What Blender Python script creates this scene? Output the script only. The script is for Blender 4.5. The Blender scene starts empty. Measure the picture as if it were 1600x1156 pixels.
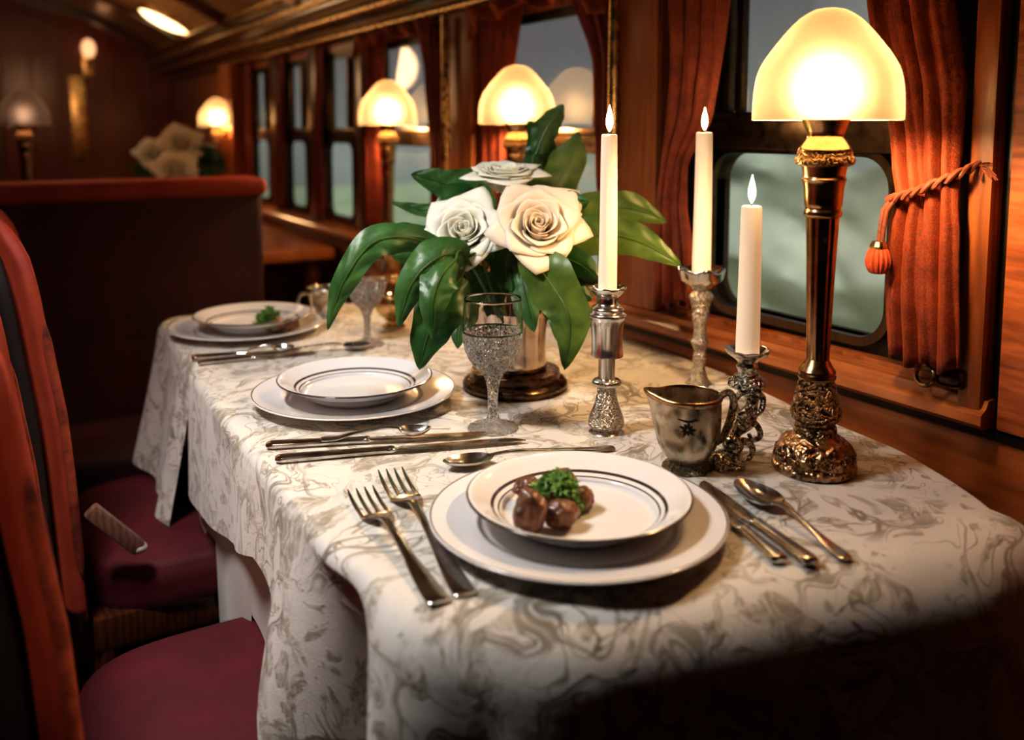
import bpy, bmesh, math, random
from mathutils import Vector, Matrix, noise as mnoise
random.seed(7)
C = bpy.context.scene.collection
PI = math.pi
H = 1.13; F = 1420.0; CX, CY = 800.0, 349.0
PIT = math.radians(6); YAW = math.radians(30.76)
FX, FY = math.sin(YAW), math.cos(YAW)

# ------------------------------------------------------------------ survey helpers (photo point -> place in the carriage)
def ray(x, y):
    a = (x-CX)/F; b = -(y-CY)/F
    fw = math.cos(PIT)+b*math.sin(PIT); up = -math.sin(PIT)+b*math.cos(PIT)
    return Vector((FX*fw+FY*a, FY*fw-FX*a, up))
def at(x, y, d):
    return Vector((0, 0, H))+ray(x, y)*d
def zat(X, Y, py):
    fw = FX*X+FY*Y; k = (CY-py)/F
    return H+fw*(k*math.cos(PIT)-math.sin(PIT))/(math.cos(PIT)+k*math.sin(PIT))

# ------------------------------------------------------------------ object helpers
def link(name, me, parent=None):
    o = bpy.data.objects.new(name, me); C.objects.link(o)
    if parent is not None: o.parent = parent
    return o
def obj(name, vf, mat, parent=None, smooth=True, sharp=40, loc=None, label=None, sub=0):
    v, f = vf
    me = bpy.data.meshes.new(name); me.from_pydata([tuple(p) for p in v], [], f); me.validate(); me.update()
    bm = bmesh.new(); bm.from_mesh(me); bmesh.ops.recalc_face_normals(bm, faces=bm.faces); bm.to_mesh(me); bm.free()
    me.materials.append(mat)
    if smooth:
        me.shade_smooth()
        if sharp: me.set_sharp_from_angle(angle=math.radians(sharp))
    o = link(name, me, parent)
    if loc is not None: o.location = loc
    if label: o['label'] = label
    if sub:
        m = o.modifiers.new('s', 'SUBSURF'); m.levels = sub; m.render_levels = sub
    return o
def tag(o, label, cat, group=None, kind=None):
    o['label'] = label; o['category'] = cat
    if group: o['group'] = group
    if kind: o['kind'] = kind
    return o
def thing(name, label, cat, loc=(0, 0, 0), rz=0, group=None):
    o = bpy.data.objects.new(name, None); C.objects.link(o); o.empty_display_size = .02
    o.location = loc; o.rotation_euler = (0, 0, rz)
    return tag(o, label, cat, group)
def struct(o):
    o['kind'] = 'structure'; return o
def dup(root, loc, rz=None, label=None, group=None, scale=None):
    r = root.copy(); C.objects.link(r); r.location = loc
    if rz is not None: r.rotation_euler = (0, 0, rz)
    if scale: r.scale = (scale,)*3
    if label: r['label'] = label
    if group: r['group'] = group
    for ch in list(root.children):
        c = ch.copy(); C.objects.link(c); c.parent = r
        for g in ch.children:
            d = g.copy(); C.objects.link(d); d.parent = c
    return r

class MB:
    def __init__(s): s.v = []; s.f = []
    def add(s, vf):
        n = len(s.v); s.v += [Vector(p) for p in vf[0]]; s.f += [tuple(i+n for i in f) for f in vf[1]]; return s
    def box(s, x0, x1, y0, y1, z0, z1, b=0.0): return s.add(box(x0, x1, y0, y1, z0, z1, b))
    def get(s): return s.v, s.f
def box(x0, x1, y0, y1, z0, z1, b=0.0):
    bm = bmesh.new(); bmesh.ops.create_cube(bm, size=1)
    for v in bm.verts:
        v.co = Vector((x0+(v.co.x+.5)*(x1-x0), y0+(v.co.y+.5)*(y1-y0), z0+(v.co.z+.5)*(z1-z0)))
    if b: bmesh.ops.bevel(bm, geom=bm.edges[:], offset=b, segments=2, affect='EDGES', profile=.6)
    return frombm(bm)
def frombm(bm):
    bm.verts.ensure_lookup_table(); bm.verts.index_update()
    r = [v.co.copy() for v in bm.verts], [tuple(v.index for v in f.verts) for f in bm.faces]
    bm.free(); return r
def lathe(prof, seg=48, mod=None, cap=True):
    v = []; f = []
    for i, (r, z) in enumerate(prof):
        for k in range(seg):
            a = 2*PI*k/seg
            p = Vector((r*math.cos(a), r*math.sin(a), z))
            if mod: p = mod(p, r, a, z)
            v.append(p)
    for i in range(len(prof)-1):
        for k in range(seg):
            k2 = (k+1) % seg
            f.append((i*seg+k, i*seg+k2, (i+1)*seg+k2, (i+1)*seg+k))
    if cap:
        if prof[0][0] > 1e-5: f.append(tuple(range(seg))[::-1])
        n = len(prof)-1
        if prof[n][0] > 1e-5: f.append(tuple(n*seg+k for k in range(seg)))
    return v, f
def smooth_prof(p, n=4):
    out = []
    P = [p[0]]+list(p)+[p[-1]]
    for i in range(1, len(P)-2):
        for j in range(n):
            t = j/n
            q = []
            for c in range(len(p[0])):
                a, b, d, e = P[i-1][c], P[i][c], P[i+1][c], P[i+2][c]
                q.append(.5*((2*b)+(-a+d)*t+(2*a-5*b+4*d-e)*t*t+(-a+3*b-3*d+e)*t**3))
            out.append(tuple(q))
    out.append(tuple(p[-1])); return out
def tube(pts, rad, seg=10, ell=1.0):
    pts = [Vector(p) for p in pts]; n = len(pts)
    if not hasattr(rad, '__len__'): rad = [rad]*n
    v = []; f = []; up = Vector((0, 0, 1)); prevN = None
    for i in range(n):
        t = (pts[min(i+1, n-1)]-pts[max(i-1, 0)])
        t = t.normalized() if t.length > 1e-9 else Vector((0, 0, 1))
        if prevN is None:
            a = up if abs(t.z) < .9 else Vector((1, 0, 0))
            N = (a-t*a.dot(t)).normalized()
        else:
            N = (prevN-t*prevN.dot(t)).normalized()
        prevN = N; B = t.cross(N)
        for k in range(seg):
            a = 2*PI*k/seg
            v.append(pts[i]+(N*math.cos(a)*ell+B*math.sin(a))*rad[i])
    for i in range(n-1):
        for k in range(seg):
            k2 = (k+1) % seg
            f.append((i*seg+k, i*seg+k2, (i+1)*seg+k2, (i+1)*seg+k))
    f.append(tuple(range(seg))[::-1]); f.append(tuple((n-1)*seg+k for k in range(seg)))
    return v, f
def grid(fn, nu, nv, closed_u=False):
    v = []; f = []
    for j in range(nv+1):
        for i in range(nu if closed_u else nu+1):
            v.append(Vector(fn(i/nu, j/nv)))
    w = nu if closed_u else nu+1
    for j in range(nv):
        for i in range(nu):
            i2 = (i+1) % w if closed_u else i+1
            f.append((j*w+i, j*w+i2, (j+1)*w+i2, (j+1)*w+i))
    return v, f
def xf(vf, M): return [M @ Vector(p) for p in vf[0]], vf[1]
def prism(poly, y0, y1):       # polygon in XZ pushed along Y
    n = len(poly)
    v = [Vector((x, y0, z)) for x, z in poly]+[Vector((x, y1, z)) for x, z in poly]
    f = [tuple(range(n)), tuple(range(n, 2*n))[::-1]]+[(i, (i+1) % n, n+(i+1) % n, n+i) for i in range(n)]
    return v, f
def blob(r, amp, freq, seed, sub=4, sq=(1, 1, 1)):
    bm = bmesh.new(); bmesh.ops.create_icosphere(bm, subdivisions=sub, radius=1)
    o = Vector((seed*3.1, seed*1.7, seed*.9))
    for v in bm.verts:
        d = 1+amp*mnoise.fractal(v.co*freq+o, 1.0, 2.0, 3)
        v.co = Vector((v.co.x*sq[0], v.co.y*sq[1], v.co.z*sq[2]))*(r*d)
    return frombm(bm)

# ------------------------------------------------------------------ materials
def newmat(name):
    m = bpy.data.materials.new(name); m.use_nodes = True
    nt = m.node_tree; nt.nodes.clear()
    return m, nt, (lambda t, **k: _node(nt, t, k)), nt.links.new
def _node(nt, t, k):
    n = nt.nodes.new(t)
    for a, b in k.items():
        if a in n.inputs.keys(): n.inputs[a].default_value = b
        else: setattr(n, a, b)
    return n
def rgb(c): return (c[0], c[1], c[2], 1)
def pbsdf(nt, **k):
    n = nt.nodes.new('ShaderNodeBsdfPrincipled'); o = nt.nodes.new('ShaderNodeOutputMaterial')
    nt.links.new(n.outputs[0], o.inputs[0])
    for a, b in k.items(): n.inputs[a.replace('_', ' ')].default_value = b
    return n
def ramp(nt, stops, interp='LINEAR'):
    r = nt.nodes.new('ShaderNodeValToRGB'); r.color_ramp.interpolation = interp
    el = r.color_ramp.elements
    while len(el) < len(stops): el.new(.5)
    for e, (p, c) in zip(el, stops): e.position = p; e.color = rgb(c)
    return r
def coords(nt, scale=(1, 1, 1), kind='Object'):
    t = nt.nodes.new('ShaderNodeTexCoord'); m = nt.nodes.new('ShaderNodeMapping')
    m.inputs['Scale'].default_value = scale; nt.links.new(t.outputs[kind], m.inputs[0]); return m.outputs[0]
def bump(nt, h, p, strength, dist=.001):
    b = nt.nodes.new('ShaderNodeBump'); b.inputs['Strength'].default_value = strength; b.inputs['Distance'].default_value = dist
    nt.links.new(h, b.inputs['Height']); nt.links.new(b.outputs[0], p.inputs['Normal']); return b
def wood(name, dark, light, scale=(6, 1.2, 6), rough=.28, fine=14, coat=.35):
    m, nt, N, L = newmat(name)
    p = pbsdf(nt, Roughness=rough, Coat_Weight=coat, Coat_Roughness=.18)
    co = coords(nt, scale)
    n1 = N('ShaderNodeTexNoise', Scale=2.2, Detail=6.0, Roughness=.6, Distortion=1.2); L(co, n1.inputs['Vector'])
    w = N('ShaderNodeTexWave', Scale=fine*.25, Distortion=5.0, Detail=3.0); w.inputs['Detail Scale'].default_value = 1.5; L(co, w.inputs['Vector'])
    mx = N('ShaderNodeMath', operation='MULTIPLY_ADD'); L(w.outputs['Fac'], mx.inputs[0]); mx.inputs[1].default_value = .35; L(n1.outputs[0], mx.inputs[2])
    r = ramp(nt, [(.25, dark), (.6, [(a+b)/2 for a, b in zip(dark, light)]), (.95, light)]); L(mx.outputs[0], r.inputs[0]); L(r.outputs[0], p.inputs['Base Color'])
    bump(nt, mx.outputs[0], p, .12, .002); return m
def velvet(name, dark, light, scale=30, pattern=False, rough=.75, sheen=.5):
    m, nt, N, L = newmat(name)
    p = pbsdf(nt, Roughness=rough, Sheen_Weight=sheen, Sheen_Roughness=.4)
    p.inputs['Sheen Tint'].default_value = rgb([min(1, c*2.2) for c in light])
    co = coords(nt)
    n1 = N('ShaderNodeTexNoise', Scale=scale, Detail=5.0, Roughness=.65); L(co, n1.inputs['Vector'])
    r = ramp(nt, [(.3, dark), (.7, light)]); L(n1.outputs[0], r.inputs[0])
    n2 = N('ShaderNodeTexNoise', Scale=scale*40, Detail=2.0); L(co, n2.inputs['Vector'])
    if pattern:
        v = N('ShaderNodeTexVoronoi', Scale=420.0); L(co, v.inputs['Vector'])
        rr = ramp(nt, [(.15, [min(1, c*2.6) for c in light]), (.5, (.25, .25, .25))]); L(v.outputs['Distance'], rr.inputs[0])
        mm = N('ShaderNodeMix', data_type='RGBA', blend_type='MULTIPLY'); mm.inputs[0].default_value = .7
        L(r.outputs[0], mm.inputs[6]); L(rr.outputs[0], mm.inputs[7]); L(mm.outputs[2], p.inputs['Base Color'])
        bump(nt, v.outputs['Distance'], p, .4, .001)
    else:
        L(r.outputs[0], p.inputs['Base Color']); bump(nt, n2.outputs[0], p, .25, .001)
    return m
def metal(name, light, dark, rough=.22, bscale=0, bstr=.5, relief='voronoi', cav=.5):
    m, nt, N, L = newmat(name)
    p = pbsdf(nt, Metallic=1.0, Roughness=rough)
    co = coords(nt)
    n = N('ShaderNodeTexNoise', Scale=60.0, Detail=5.0); L(co, n.inputs['Vector'])
    if bscale:
        nd = N('ShaderNodeTexNoise', Scale=bscale*.6, Detail=2.0); L(co, nd.inputs['Vector'])
        ad = N('ShaderNodeVectorMath', operation='MULTIPLY_ADD'); L(nd.outputs['Color'], ad.inputs[0]); ad.inputs[1].default_value = (.02,)*3; L(co, ad.inputs[2])
        if relief == 'voronoi':
            t = N('ShaderNodeTexVoronoi', Scale=bscale); L(ad.outputs[0], t.inputs['Vector']); h = t.outputs['Distance']
        else:
            t = N('ShaderNodeTexWave', Scale=bscale*.25, Distortion=9.0, Detail=2.0, wave_type='RINGS'); t.inputs['Detail Scale'].default_value = 2.0; L(ad.outputs[0], t.inputs['Vector']); h = t.outputs['Fac']
        bump(nt, h, p, bstr, .003)
        r = ramp(nt, [(.1, dark), (cav, light)]); L(h, r.inputs[0])
    else:
        r = ramp(nt, [(.3, dark), (.55, light)]); L(n.outputs[0], r.inputs[0])
    L(r.outputs[0], p.inputs['Base Color'])
    rr = N('ShaderNodeMath', operation='MULTIPLY_ADD'); L(n.outputs[0], rr.inputs[0]); rr.inputs[1].default_value = .25; rr.inputs[2].default_value = max(.03, rough-.1); L(rr.outputs[0], p.inputs['Roughness'])
    return m
def damask(name, base, ink, ink2, soft=1.0):
    m, nt, N, L = newmat(name)
    p = pbsdf(nt, Roughness=.62, Sheen_Weight=.25, Sheen_Roughness=.5)
    co = coords(nt)
    wn = N('ShaderNodeTexNoise', Scale=7.0, Detail=2.0); L(co, wn.inputs['Vector'])
    ad = N('ShaderNodeVectorMath', operation='MULTIPLY_ADD'); L(wn.outputs['Color'], ad.inputs[0]); ad.inputs[1].default_value = (.13,)*3; L(co, ad.inputs[2])
    # scrolling stems: contour lines of a warped noise
    a = N('ShaderNodeTexNoise', Scale=11.0, Detail=1.5, Roughness=.4, Distortion=1.1); L(ad.outputs[0], a.inputs['Vector'])
    def contour(src, lvl, w):
        s = N('ShaderNodeMath', operation='SUBTRACT'); L(src, s.inputs[0]); s.inputs[1].default_value = lvl
        b = N('ShaderNodeMath', operation='ABSOLUTE'); L(s.outputs[0], b.inputs[0])
        c = N('ShaderNodeMapRange', interpolation_type='SMOOTHSTEP'); L(b.outputs[0], c.inputs[0])
        c.inputs[1].default_value = w*.4; c.inputs[2].default_value = w*1.6; c.inputs[3].default_value = 1; c.inputs[4].default_value = 0
        return c.outputs[0]
    c1 = contour(a.outputs[0], .5, .016); c2 = contour(a.outputs[0], .535, .007); b0 = N('ShaderNodeTexNoise', Scale=16.0, Detail=1.0, Distortion=1.6); L(ad.outputs[0], b0.inputs['Vector']); c3 = contour(b0.outputs[0], .43, .012)
    # acanthus leaves: patches filled with hatching
    b = N('ShaderNodeTexNoise', Scale=15.0, Detail=3.0, Roughness=.55, Distortion=1.8); L(ad.outputs[0], b.inputs['Vector'])
    lf = N('ShaderNodeMapRange', interpolation_type='SMOOTHSTEP'); L(b.outputs[0], lf.inputs[0]); lf.inputs[1].default_value = .52; lf.inputs[2].default_value = .57
    h = N('ShaderNodeTexNoise', Scale=60.0, Detail=2.0, Distortion=2.0); L(ad.outputs[0], h.inputs['Vector'])
    hm = N('ShaderNodeMapRange'); L(h.outputs[0], hm.inputs[0]); hm.inputs[1].default_value = .35; hm.inputs[2].default_value = .6; hm.inputs[3].default_value = .25; hm.inputs[4].default_value = 1
    l2 = N('ShaderNodeMath', operation='MULTIPLY'); L(lf.outputs[0], l2.inputs[0]); L(hm.outputs[0], l2.inputs[1])
    mx = N('ShaderNodeMath', operation='MAXIMUM'); L(c1, mx.inputs[0]); L(c2, mx.inputs[1])
    mx2 = N('ShaderNodeMath', operation='MAXIMUM'); L(mx.outputs[0], mx2.inputs[0]); L(c3, mx2.inputs[1])
    # stems fade in and out
    fd = N('ShaderNodeTexNoise', Scale=9.0, Detail=1.0); L(co, fd.inputs['Vector'])
    fm = N('ShaderNodeMapRange'); L(fd.outputs[0], fm.inputs[0]); fm.inputs[1].default_value = .38; fm.inputs[2].default_value = .62; fm.inputs[3].default_value = .05
    st = N('ShaderNodeMath', operation='MULTIPLY'); L(mx2.outputs[0], st.inputs[0]); L(fm.outputs[0], st.inputs[1])
    k1 = N('ShaderNodeMix', data_type='RGBA'); k1.inputs[6].default_value = rgb(base); k1.inputs[7].default_value = rgb(ink2)
    L(l2.outputs[0], k1.inputs[0])
    k2 = N('ShaderNodeMix', data_type='RGBA'); L(k1.outputs[2], k2.inputs[6]); k2.inputs[7].default_value = rgb(ink)
    L(st.outputs[0], k2.inputs[0])
    L(k2.outputs[2], p.inputs['Base Color'])
    wv = N('ShaderNodeTexNoise', Scale=900.0, Detail=1.0); L(co, wv.inputs['Vector'])
    wr = N('ShaderNodeTexNoise', Scale=14.0, Detail=3.0); L(co, wr.inputs['Vector'])
    sm = N('ShaderNodeMath', operation='MULTIPLY_ADD'); L(wr.outputs[0], sm.inputs[0]); sm.inputs[1].default_value = 3.5; L(wv.outputs[0], sm.inputs[2])
    sm2 = N('ShaderNodeMath', operation='MULTIPLY_ADD'); L(l2.outputs[0], sm2.inputs[0]); sm2.inputs[1].default_value = .5; L(sm.outputs[0], sm2.inputs[2])
    bump(nt, sm2.outputs[0], p, .5, .0015)
    return m
def plain_cloth(name, base):
    m, nt, N, L = newmat(name)
    p = pbsdf(nt, Roughness=.75, Sheen_Weight=.2, Base_Color=rgb(base))
    co = coords(nt); n = N('ShaderNodeTexNoise', Scale=9.0, Detail=5.0); L(co, n.inputs['Vector'])
    r = ramp(nt, [(.3, [c*.8 for c in base]), (.7, base)]); L(n.outputs[0], r.inputs[0]); L(r.outputs[0], p.inputs['Base Color'])
    bump(nt, n.outputs[0], p, .4, .004); return m
def china(name, bands, base=(.78, .76, .75), ink=(.05, .045, .045)):
    m, nt, N, L = newmat(name)
    p = pbsdf(nt, Roughness=.12, Coat_Weight=.4, Coat_Roughness=.05)
    t = N('ShaderNodeTexCoord'); s = N('ShaderNodeSeparateXYZ'); L(t.outputs['Object'], s.inputs[0])
    cb = N('ShaderNodeCombineXYZ'); L(s.outputs[0], cb.inputs[0]); L(s.outputs[1], cb.inputs[1])
    ln = N('ShaderNodeVectorMath', operation='LENGTH'); L(cb.outputs[0], ln.inputs[0])
    ml = N('ShaderNodeMath', operation='MULTIPLY'); L(ln.outputs['Value'], ml.inputs[0]); ml.inputs[1].default_value = 5.0
    stops = [(0, base)]
    for r0, r1 in bands: stops += [(r0*5, ink), (r1*5, base)]
    r = ramp(nt, stops, 'CONSTANT'); L(ml.outputs[0], r.inputs[0]); L(r.outputs[0], p.inputs['Base Color'])
    return m
def leafmat(name, dark, light):
    m, nt, N, L = newmat(name)
    o = N('ShaderNodeOutputMaterial'); p = N('ShaderNodeBsdfPrincipled', Roughness=.38); tr = N('ShaderNodeBsdfTranslucent'); mx = N('ShaderNodeMixShader'); mx.inputs[0].default_value = .22
    co = coords(nt); n = N('ShaderNodeTexNoise', Scale=28.0, Detail=4.0); L(co, n.inputs['Vector'])
    r = ramp(nt, [(.3, dark), (.7, light)]); L(n.outputs[0], r.inputs[0]); L(r.outputs[0], p.inputs['Base Color']); L(r.outputs[0], tr.inputs['Color'])
    bump(nt, n.outputs[0], p, .4, .002)
    L(p.outputs[0], mx.inputs[1]); L(tr.outputs[0], mx.inputs[2]); L(mx.outputs[0], o.inputs[0]); return m
def petalmat(name, c1, c2):
    m, nt, N, L = newmat(name)
    o = N('ShaderNodeOutputMaterial'); p = N('ShaderNodeBsdfPrincipled', Roughness=.55); tr = N('ShaderNodeBsdfTranslucent'); mx = N('ShaderNodeMixShader'); mx.inputs[0].default_value = .3
    co = coords(nt); n = N('ShaderNodeTexNoise', Scale=40.0, Detail=2.0); L(co, n.inputs['Vector'])
    r = ramp(nt, [(.3, c1), (.7, c2)]); L(n.outputs[0], r.inputs[0]); L(r.outputs[0], p.inputs['Base Color']); L(r.outputs[0], tr.inputs['Color'])
    L(p.outputs[0], mx.inputs[1]); L(tr.outputs[0], mx.inputs[2]); L(mx.outputs[0], o.inputs[0]); return m
def simple(name, col, rough=.5, metallic=0.0, noise_scale=20, var=.25, **k):
    m, nt, N, L = newmat(name)
    p = pbsdf(nt, Roughness=rough, Metallic=metallic, **k)
    co = coords(nt); n = N('ShaderNodeTexNoise', Scale=float(noise_scale), Detail=4.0); L(co, n.inputs['Vector'])
    r = ramp(nt, [(.3, [c*(1-var) for c in col]), (.7, [min(1, c*(1+var)) for c in col])]); L(n.outputs[0], r.inputs[0]); L(r.outputs[0], p.inputs['Base Color'])
    bump(nt, n.outputs[0], p, .2, .003); return m
def emit(name, col, s, body=(.9, .8, .6)):
    m, nt, N, L = newmat(name)
    p = pbsdf(nt, Base_Color=rgb(body), Roughness=.5, Emission_Strength=s); p.inputs['Emission Color'].default_value = rgb(col); return m
def shade_mat(name, col, tr_w=.75, glow=0.0):
    m, nt, N, L = newmat(name)
    o = N('ShaderNodeOutputMaterial'); p = N('ShaderNodeBsdfPrincipled', Roughness=.6); tr = N('ShaderNodeBsdfTranslucent'); mx = N('ShaderNodeMixShader'); mx.inputs[0].default_value = tr_w
    co = coords(nt); n = N('ShaderNodeTexNoise', Scale=12.0, Detail=3.0); L(co, n.inputs['Vector'])
    r = ramp(nt, [(.3, [c*.9 for c in col]), (.7, col)]); L(n.outputs[0], r.inputs[0]); L(r.outputs[0], p.inputs['Base Color']); L(r.outputs[0], tr.inputs['Color'])
    p.inputs['Emission Strength'].default_value = glow; p.inputs['Emission Color'].default_value = rgb(col)
    r2 = ramp(nt, [(.3, [c*.0135 for c in col]), (.7, [c*.016 for c in col])]); L(n.outputs[0], r2.inputs[0]); L(r2.outputs[0], tr.inputs['Color'])
    rf = N('ShaderNodeBsdfRefraction', Roughness=.85, IOR=1.4); rf.inputs['Color'].default_value = rgb(col); m2 = N('ShaderNodeMixShader'); m2.inputs[0].default_value = .026
    L(tr.outputs[0], m2.inputs[1]); L(rf.outputs[0], m2.inputs[2])
    L(p.outputs[0], mx.inputs[1]); L(m2.outputs[0], mx.inputs[2]); L(mx.outputs[0], o.inputs[0]); return m
def pane_mat(name, frost=.12):
    m, nt, N, L = newmat(name)
    o = N('ShaderNodeOutputMaterial'); tr = N('ShaderNodeBsdfTransparent'); tr.inputs[0].default_value = (.9, .93, .92, 1)
    gl = N('ShaderNodeBsdfGlossy', Roughness=.03); df = N('ShaderNodeBsdfDiffuse'); df.inputs[0].default_value = (.35, .36, .34, 1)
    co = coords(nt); n = N('ShaderNodeTexNoise', Scale=8.0, Detail=4.0); L(co, n.inputs['Vector'])
    mr = N('ShaderNodeMapRange'); L(n.outputs[0], mr.inputs[0]); mr.inputs[3].default_value = frost*.6; mr.inputs[4].default_value = frost*1.4
    m1 = N('ShaderNodeMixShader'); L(mr.outputs[0], m1.inputs[0]); L(tr.outputs[0], m1.inputs[1]); L(df.outputs[0], m1.inputs[2])
    fr = N('ShaderNodeFresnel', IOR=1.5); m2 = N('ShaderNodeMixShader'); fs = N('ShaderNodeMath', operation='MULTIPLY'); L(fr.outputs[0], fs.inputs[0]); fs.inputs[1].default_value = .3; L(fs.outputs[0], m2.inputs[0]); L(m1.outputs[0], m2.inputs[1]); L(gl.outputs[0], m2.inputs[2])
    L(m2.outputs[0], o.inputs[0]); return m
def crystal(name, scale, strength):
    m, nt, N, L = newmat(name)
    p = pbsdf(nt, Roughness=.02, Transmission_Weight=1.0, IOR=1.5, Base_Color=(.97, .97, .97, 1))
    if scale:
        co = coords(nt, (1, 1, .7)); v = N('ShaderNodeTexVoronoi', Scale=scale, feature='DISTANCE_TO_EDGE'); L(co, v.inputs['Vector'])
        mr = N('ShaderNodeMapRange'); L(v.outputs['Distance'], mr.inputs[0]); mr.inputs[2].default_value = .25
        bump(nt, mr.outputs[0], p, strength, .004)
        e = N('ShaderNodeMapRange'); L(v.outputs['Distance'], e.inputs[0]); e.inputs[1].default_value = 0; e.inputs[2].default_value = .10; e.inputs[3].default_value = .32; e.inputs[4].default_value = .0
        d = N('ShaderNodeBsdfTranslucent'); d.inputs[0].default_value = (.95, .93, .9, 1); d2 = N('ShaderNodeBsdfDiffuse'); d2.inputs[0].default_value = (.95, .93, .9, 1); ms = N('ShaderNodeMixShader'); ms.inputs[0].default_value = .5; L(d.outputs[0], ms.inputs[1]); L(d2.outputs[0], ms.inputs[2])
        mm = N('ShaderNodeMixShader'); L(e.outputs[0], mm.inputs[0]); L(p.outputs[0], mm.inputs[1]); L(ms.outputs[0], mm.inputs[2])
        out = [n_ for n_ in nt.nodes if n_.type == 'OUTPUT_MATERIAL'][0]; L(mm.outputs[0], out.inputs[0])
    return m

M = {}
M['wood'] = wood('mahogany_panel', (.085, .020, .006), (.34, .105, .03), (3, 1.0, 9))
M['woodv'] = wood('mahogany_upright', (.10, .025, .008), (.42, .14, .045), (9, 9, 1.2), coat=.12, rough=.36)
M['woodd'] = wood('dark_mahogany', (.022, .007, .003), (.10, .028, .010), (8, 8, 1.0))
M['woodend'] = wood('end_wall_panelling', (.06, .007, .004), (.26, .034, .013), (8, 8, .8), rough=.35)
M['ledge'] = wood('ledge_mahogany', (.12, .032, .010), (.48, .17, .055), (6, .9, 6))
M['ledge2'] = wood('side_panel', (.13, .030, .010), (.50, .15, .05), (2.2, 2.2, 18), coat=.12, rough=.4)
M['black'] = simple('bronze_and_groove_shade', (.018, .013, .010), .35, .4)
M['bronze'] = metal('bronze_frame', (.15, .095, .055), (.10, .06, .035), .3)
M['brassbar'] = metal('brass_moulding', (.75, .52, .25), (.5, .32, .14), .25)
M['ceil'] = simple('varnished_ceiling', (.36, .23, .11), .38, 0, 3, .3, Coat_Weight=.3)
M['floor'] = simple('dark_carpet', (.02, .012, .012), .9, 0, 60)
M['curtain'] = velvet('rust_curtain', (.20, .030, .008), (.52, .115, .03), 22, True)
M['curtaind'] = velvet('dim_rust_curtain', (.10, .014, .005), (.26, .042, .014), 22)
M['cord'] = velvet('braided_cord', (.10, .02, .01), (.28, .08, .04), 200)
M['tassel'] = velvet('orange_tassel', (.35, .05, .015), (.70, .13, .04), 120)
M['velvet'] = velvet('orange_velvet', (.22, .022, .010), (.44, .062, .024), 9)
M['velvetp'] = velvet('embroidered_velvet', (.08, .010, .006), (.42, .075, .03), 30)
M['crimson'] = velvet('crimson_velvet', (.060, .003, .007), (.115, .006, .013), 14, sheen=.08)
M['seatback'] = velvet('shaded_chair_back', (.008, .004, .004), (.018, .007, .006), 20)  # near-black colour carries the shade on the rear of the backs
M['piping'] = simple('pale_piping', (.22, .14, .11), .5)
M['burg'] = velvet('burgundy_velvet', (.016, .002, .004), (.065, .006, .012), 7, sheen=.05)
M['burgtop'] = velvet('lit_burgundy_velvet', (.26, .03, .02), (.40, .06, .035), 8)  # lit look of the banquette's top roll put into the colour
M['chairwood'] = wood('pale_chair_rail', (.12, .05, .035), (.28, .14, .10), (9, 9, 9))
M['silvercap'] = simple('cream_cap', (.6, .52, .46), .3)
M['damask'] = damask('damask_cloth', (.70, .665, .61), (.20, .17, .125), (.33, .29, .22))
M['under'] = plain_cloth('plain_undercloth', (.50, .45, .43))
M['silver'] = metal('silver', (.80, .76, .70), (.55, .50, .44), .18)
M['silver_chased'] = metal('chased_silver', (.60, .53, .43), (.10, .08, .06), .2, 260, .7)
M['silver_rib'] = metal('ribbed_silver', (.74, .68, .58), (.10, .08, .06), .24, 170, .8, 'wave')
M['cutlery'] = metal('cutlery_silver', (.60, .575, .55), (.40, .38, .36), .16)
M['jug'] = metal('worn_silver', (.58, .50, .38), (.24, .19, .13), .26)
M['jugd'] = metal('engraved_silver', (.30, .24, .16), (.05, .04, .03), .3, 300, .8, 'wave')
M['brass'] = metal('antique_brass', (.50, .31, .15), (.30, .17, .08), .2)
M['brassr'] = metal('chased_brass', (.46, .29, .15), (.05, .028, .014), .28, 190, .9, 'wave', .6)
M['brassf'] = metal('scrolled_brass', (.42, .26, .14), (.035, .02, .01), .3, 120, 1.0, 'voronoi', .6)
M['tray'] = metal('dark_bronze_stand', (.16, .10, .06), (.05, .03, .02), .25)
M['vase'] = metal('mirror_vase', (.72, .58, .44), (.5, .38, .27), .12)
M['charger'] = china('charger_china', [(.1415, .1435)], (.76, .74, .73), (.10, .07, .055))
M['plate'] = china('banded_china', [(.0775, .0795), (.0835, .0862), (.1085, .1102)], (.80, .78, .77), (.055, .04, .035))
M['meat'] = simple('glazed_meat', (.15, .060, .028), .42, 0, 45, .7, Coat_Weight=.2, Subsurface_Weight=.05)
M['parsley'] = leafmat('parsley', (.08, .20, .035), (.24, .42, .10))
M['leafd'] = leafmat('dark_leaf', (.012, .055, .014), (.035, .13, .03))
M['leaf'] = leafmat('green_leaf', (.028, .092, .022), (.08, .205, .06))
M['leafy'] = leafmat('olive_leaf', (.045, .10, .014), (.15, .23, .045))
M['stem'] = leafmat('flower_stem', (.04, .10, .02), (.12, .22, .05))
M['petal'] = petalmat('white_petal', (.93, .93, .80), (.97, .96, .90))
M['petalw'] = petalmat('cream_petal', (.95, .84, .68), (.97, .90, .78))
M['wax'] = emit('glowing_wax', (1.0, .62, .34), .34, (.84, .73, .60))  # emission in the wax stands in for light shining through it
M['flame'] = emit('flame', (1.0, .72, .38), 30)
M['wick'] = simple('wick', (.02, .015, .01), .8)
M['shade'] = shade_mat('frosted_shade', (1.0, .86, .66), .85)
M['bulb'] = emit('bulb', (1.0, .62, .29), 800)
M['bulb_dim'] = emit('dim_bulb', (1.0, .66, .46), 45)
M['shaded'] = shade_mat('dim_shade', (.85, .70, .60), .7, .0)
M['pane'] = pane_mat('window_glass')
M['crystal'] = crystal('crystal', 0, 0)
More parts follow.
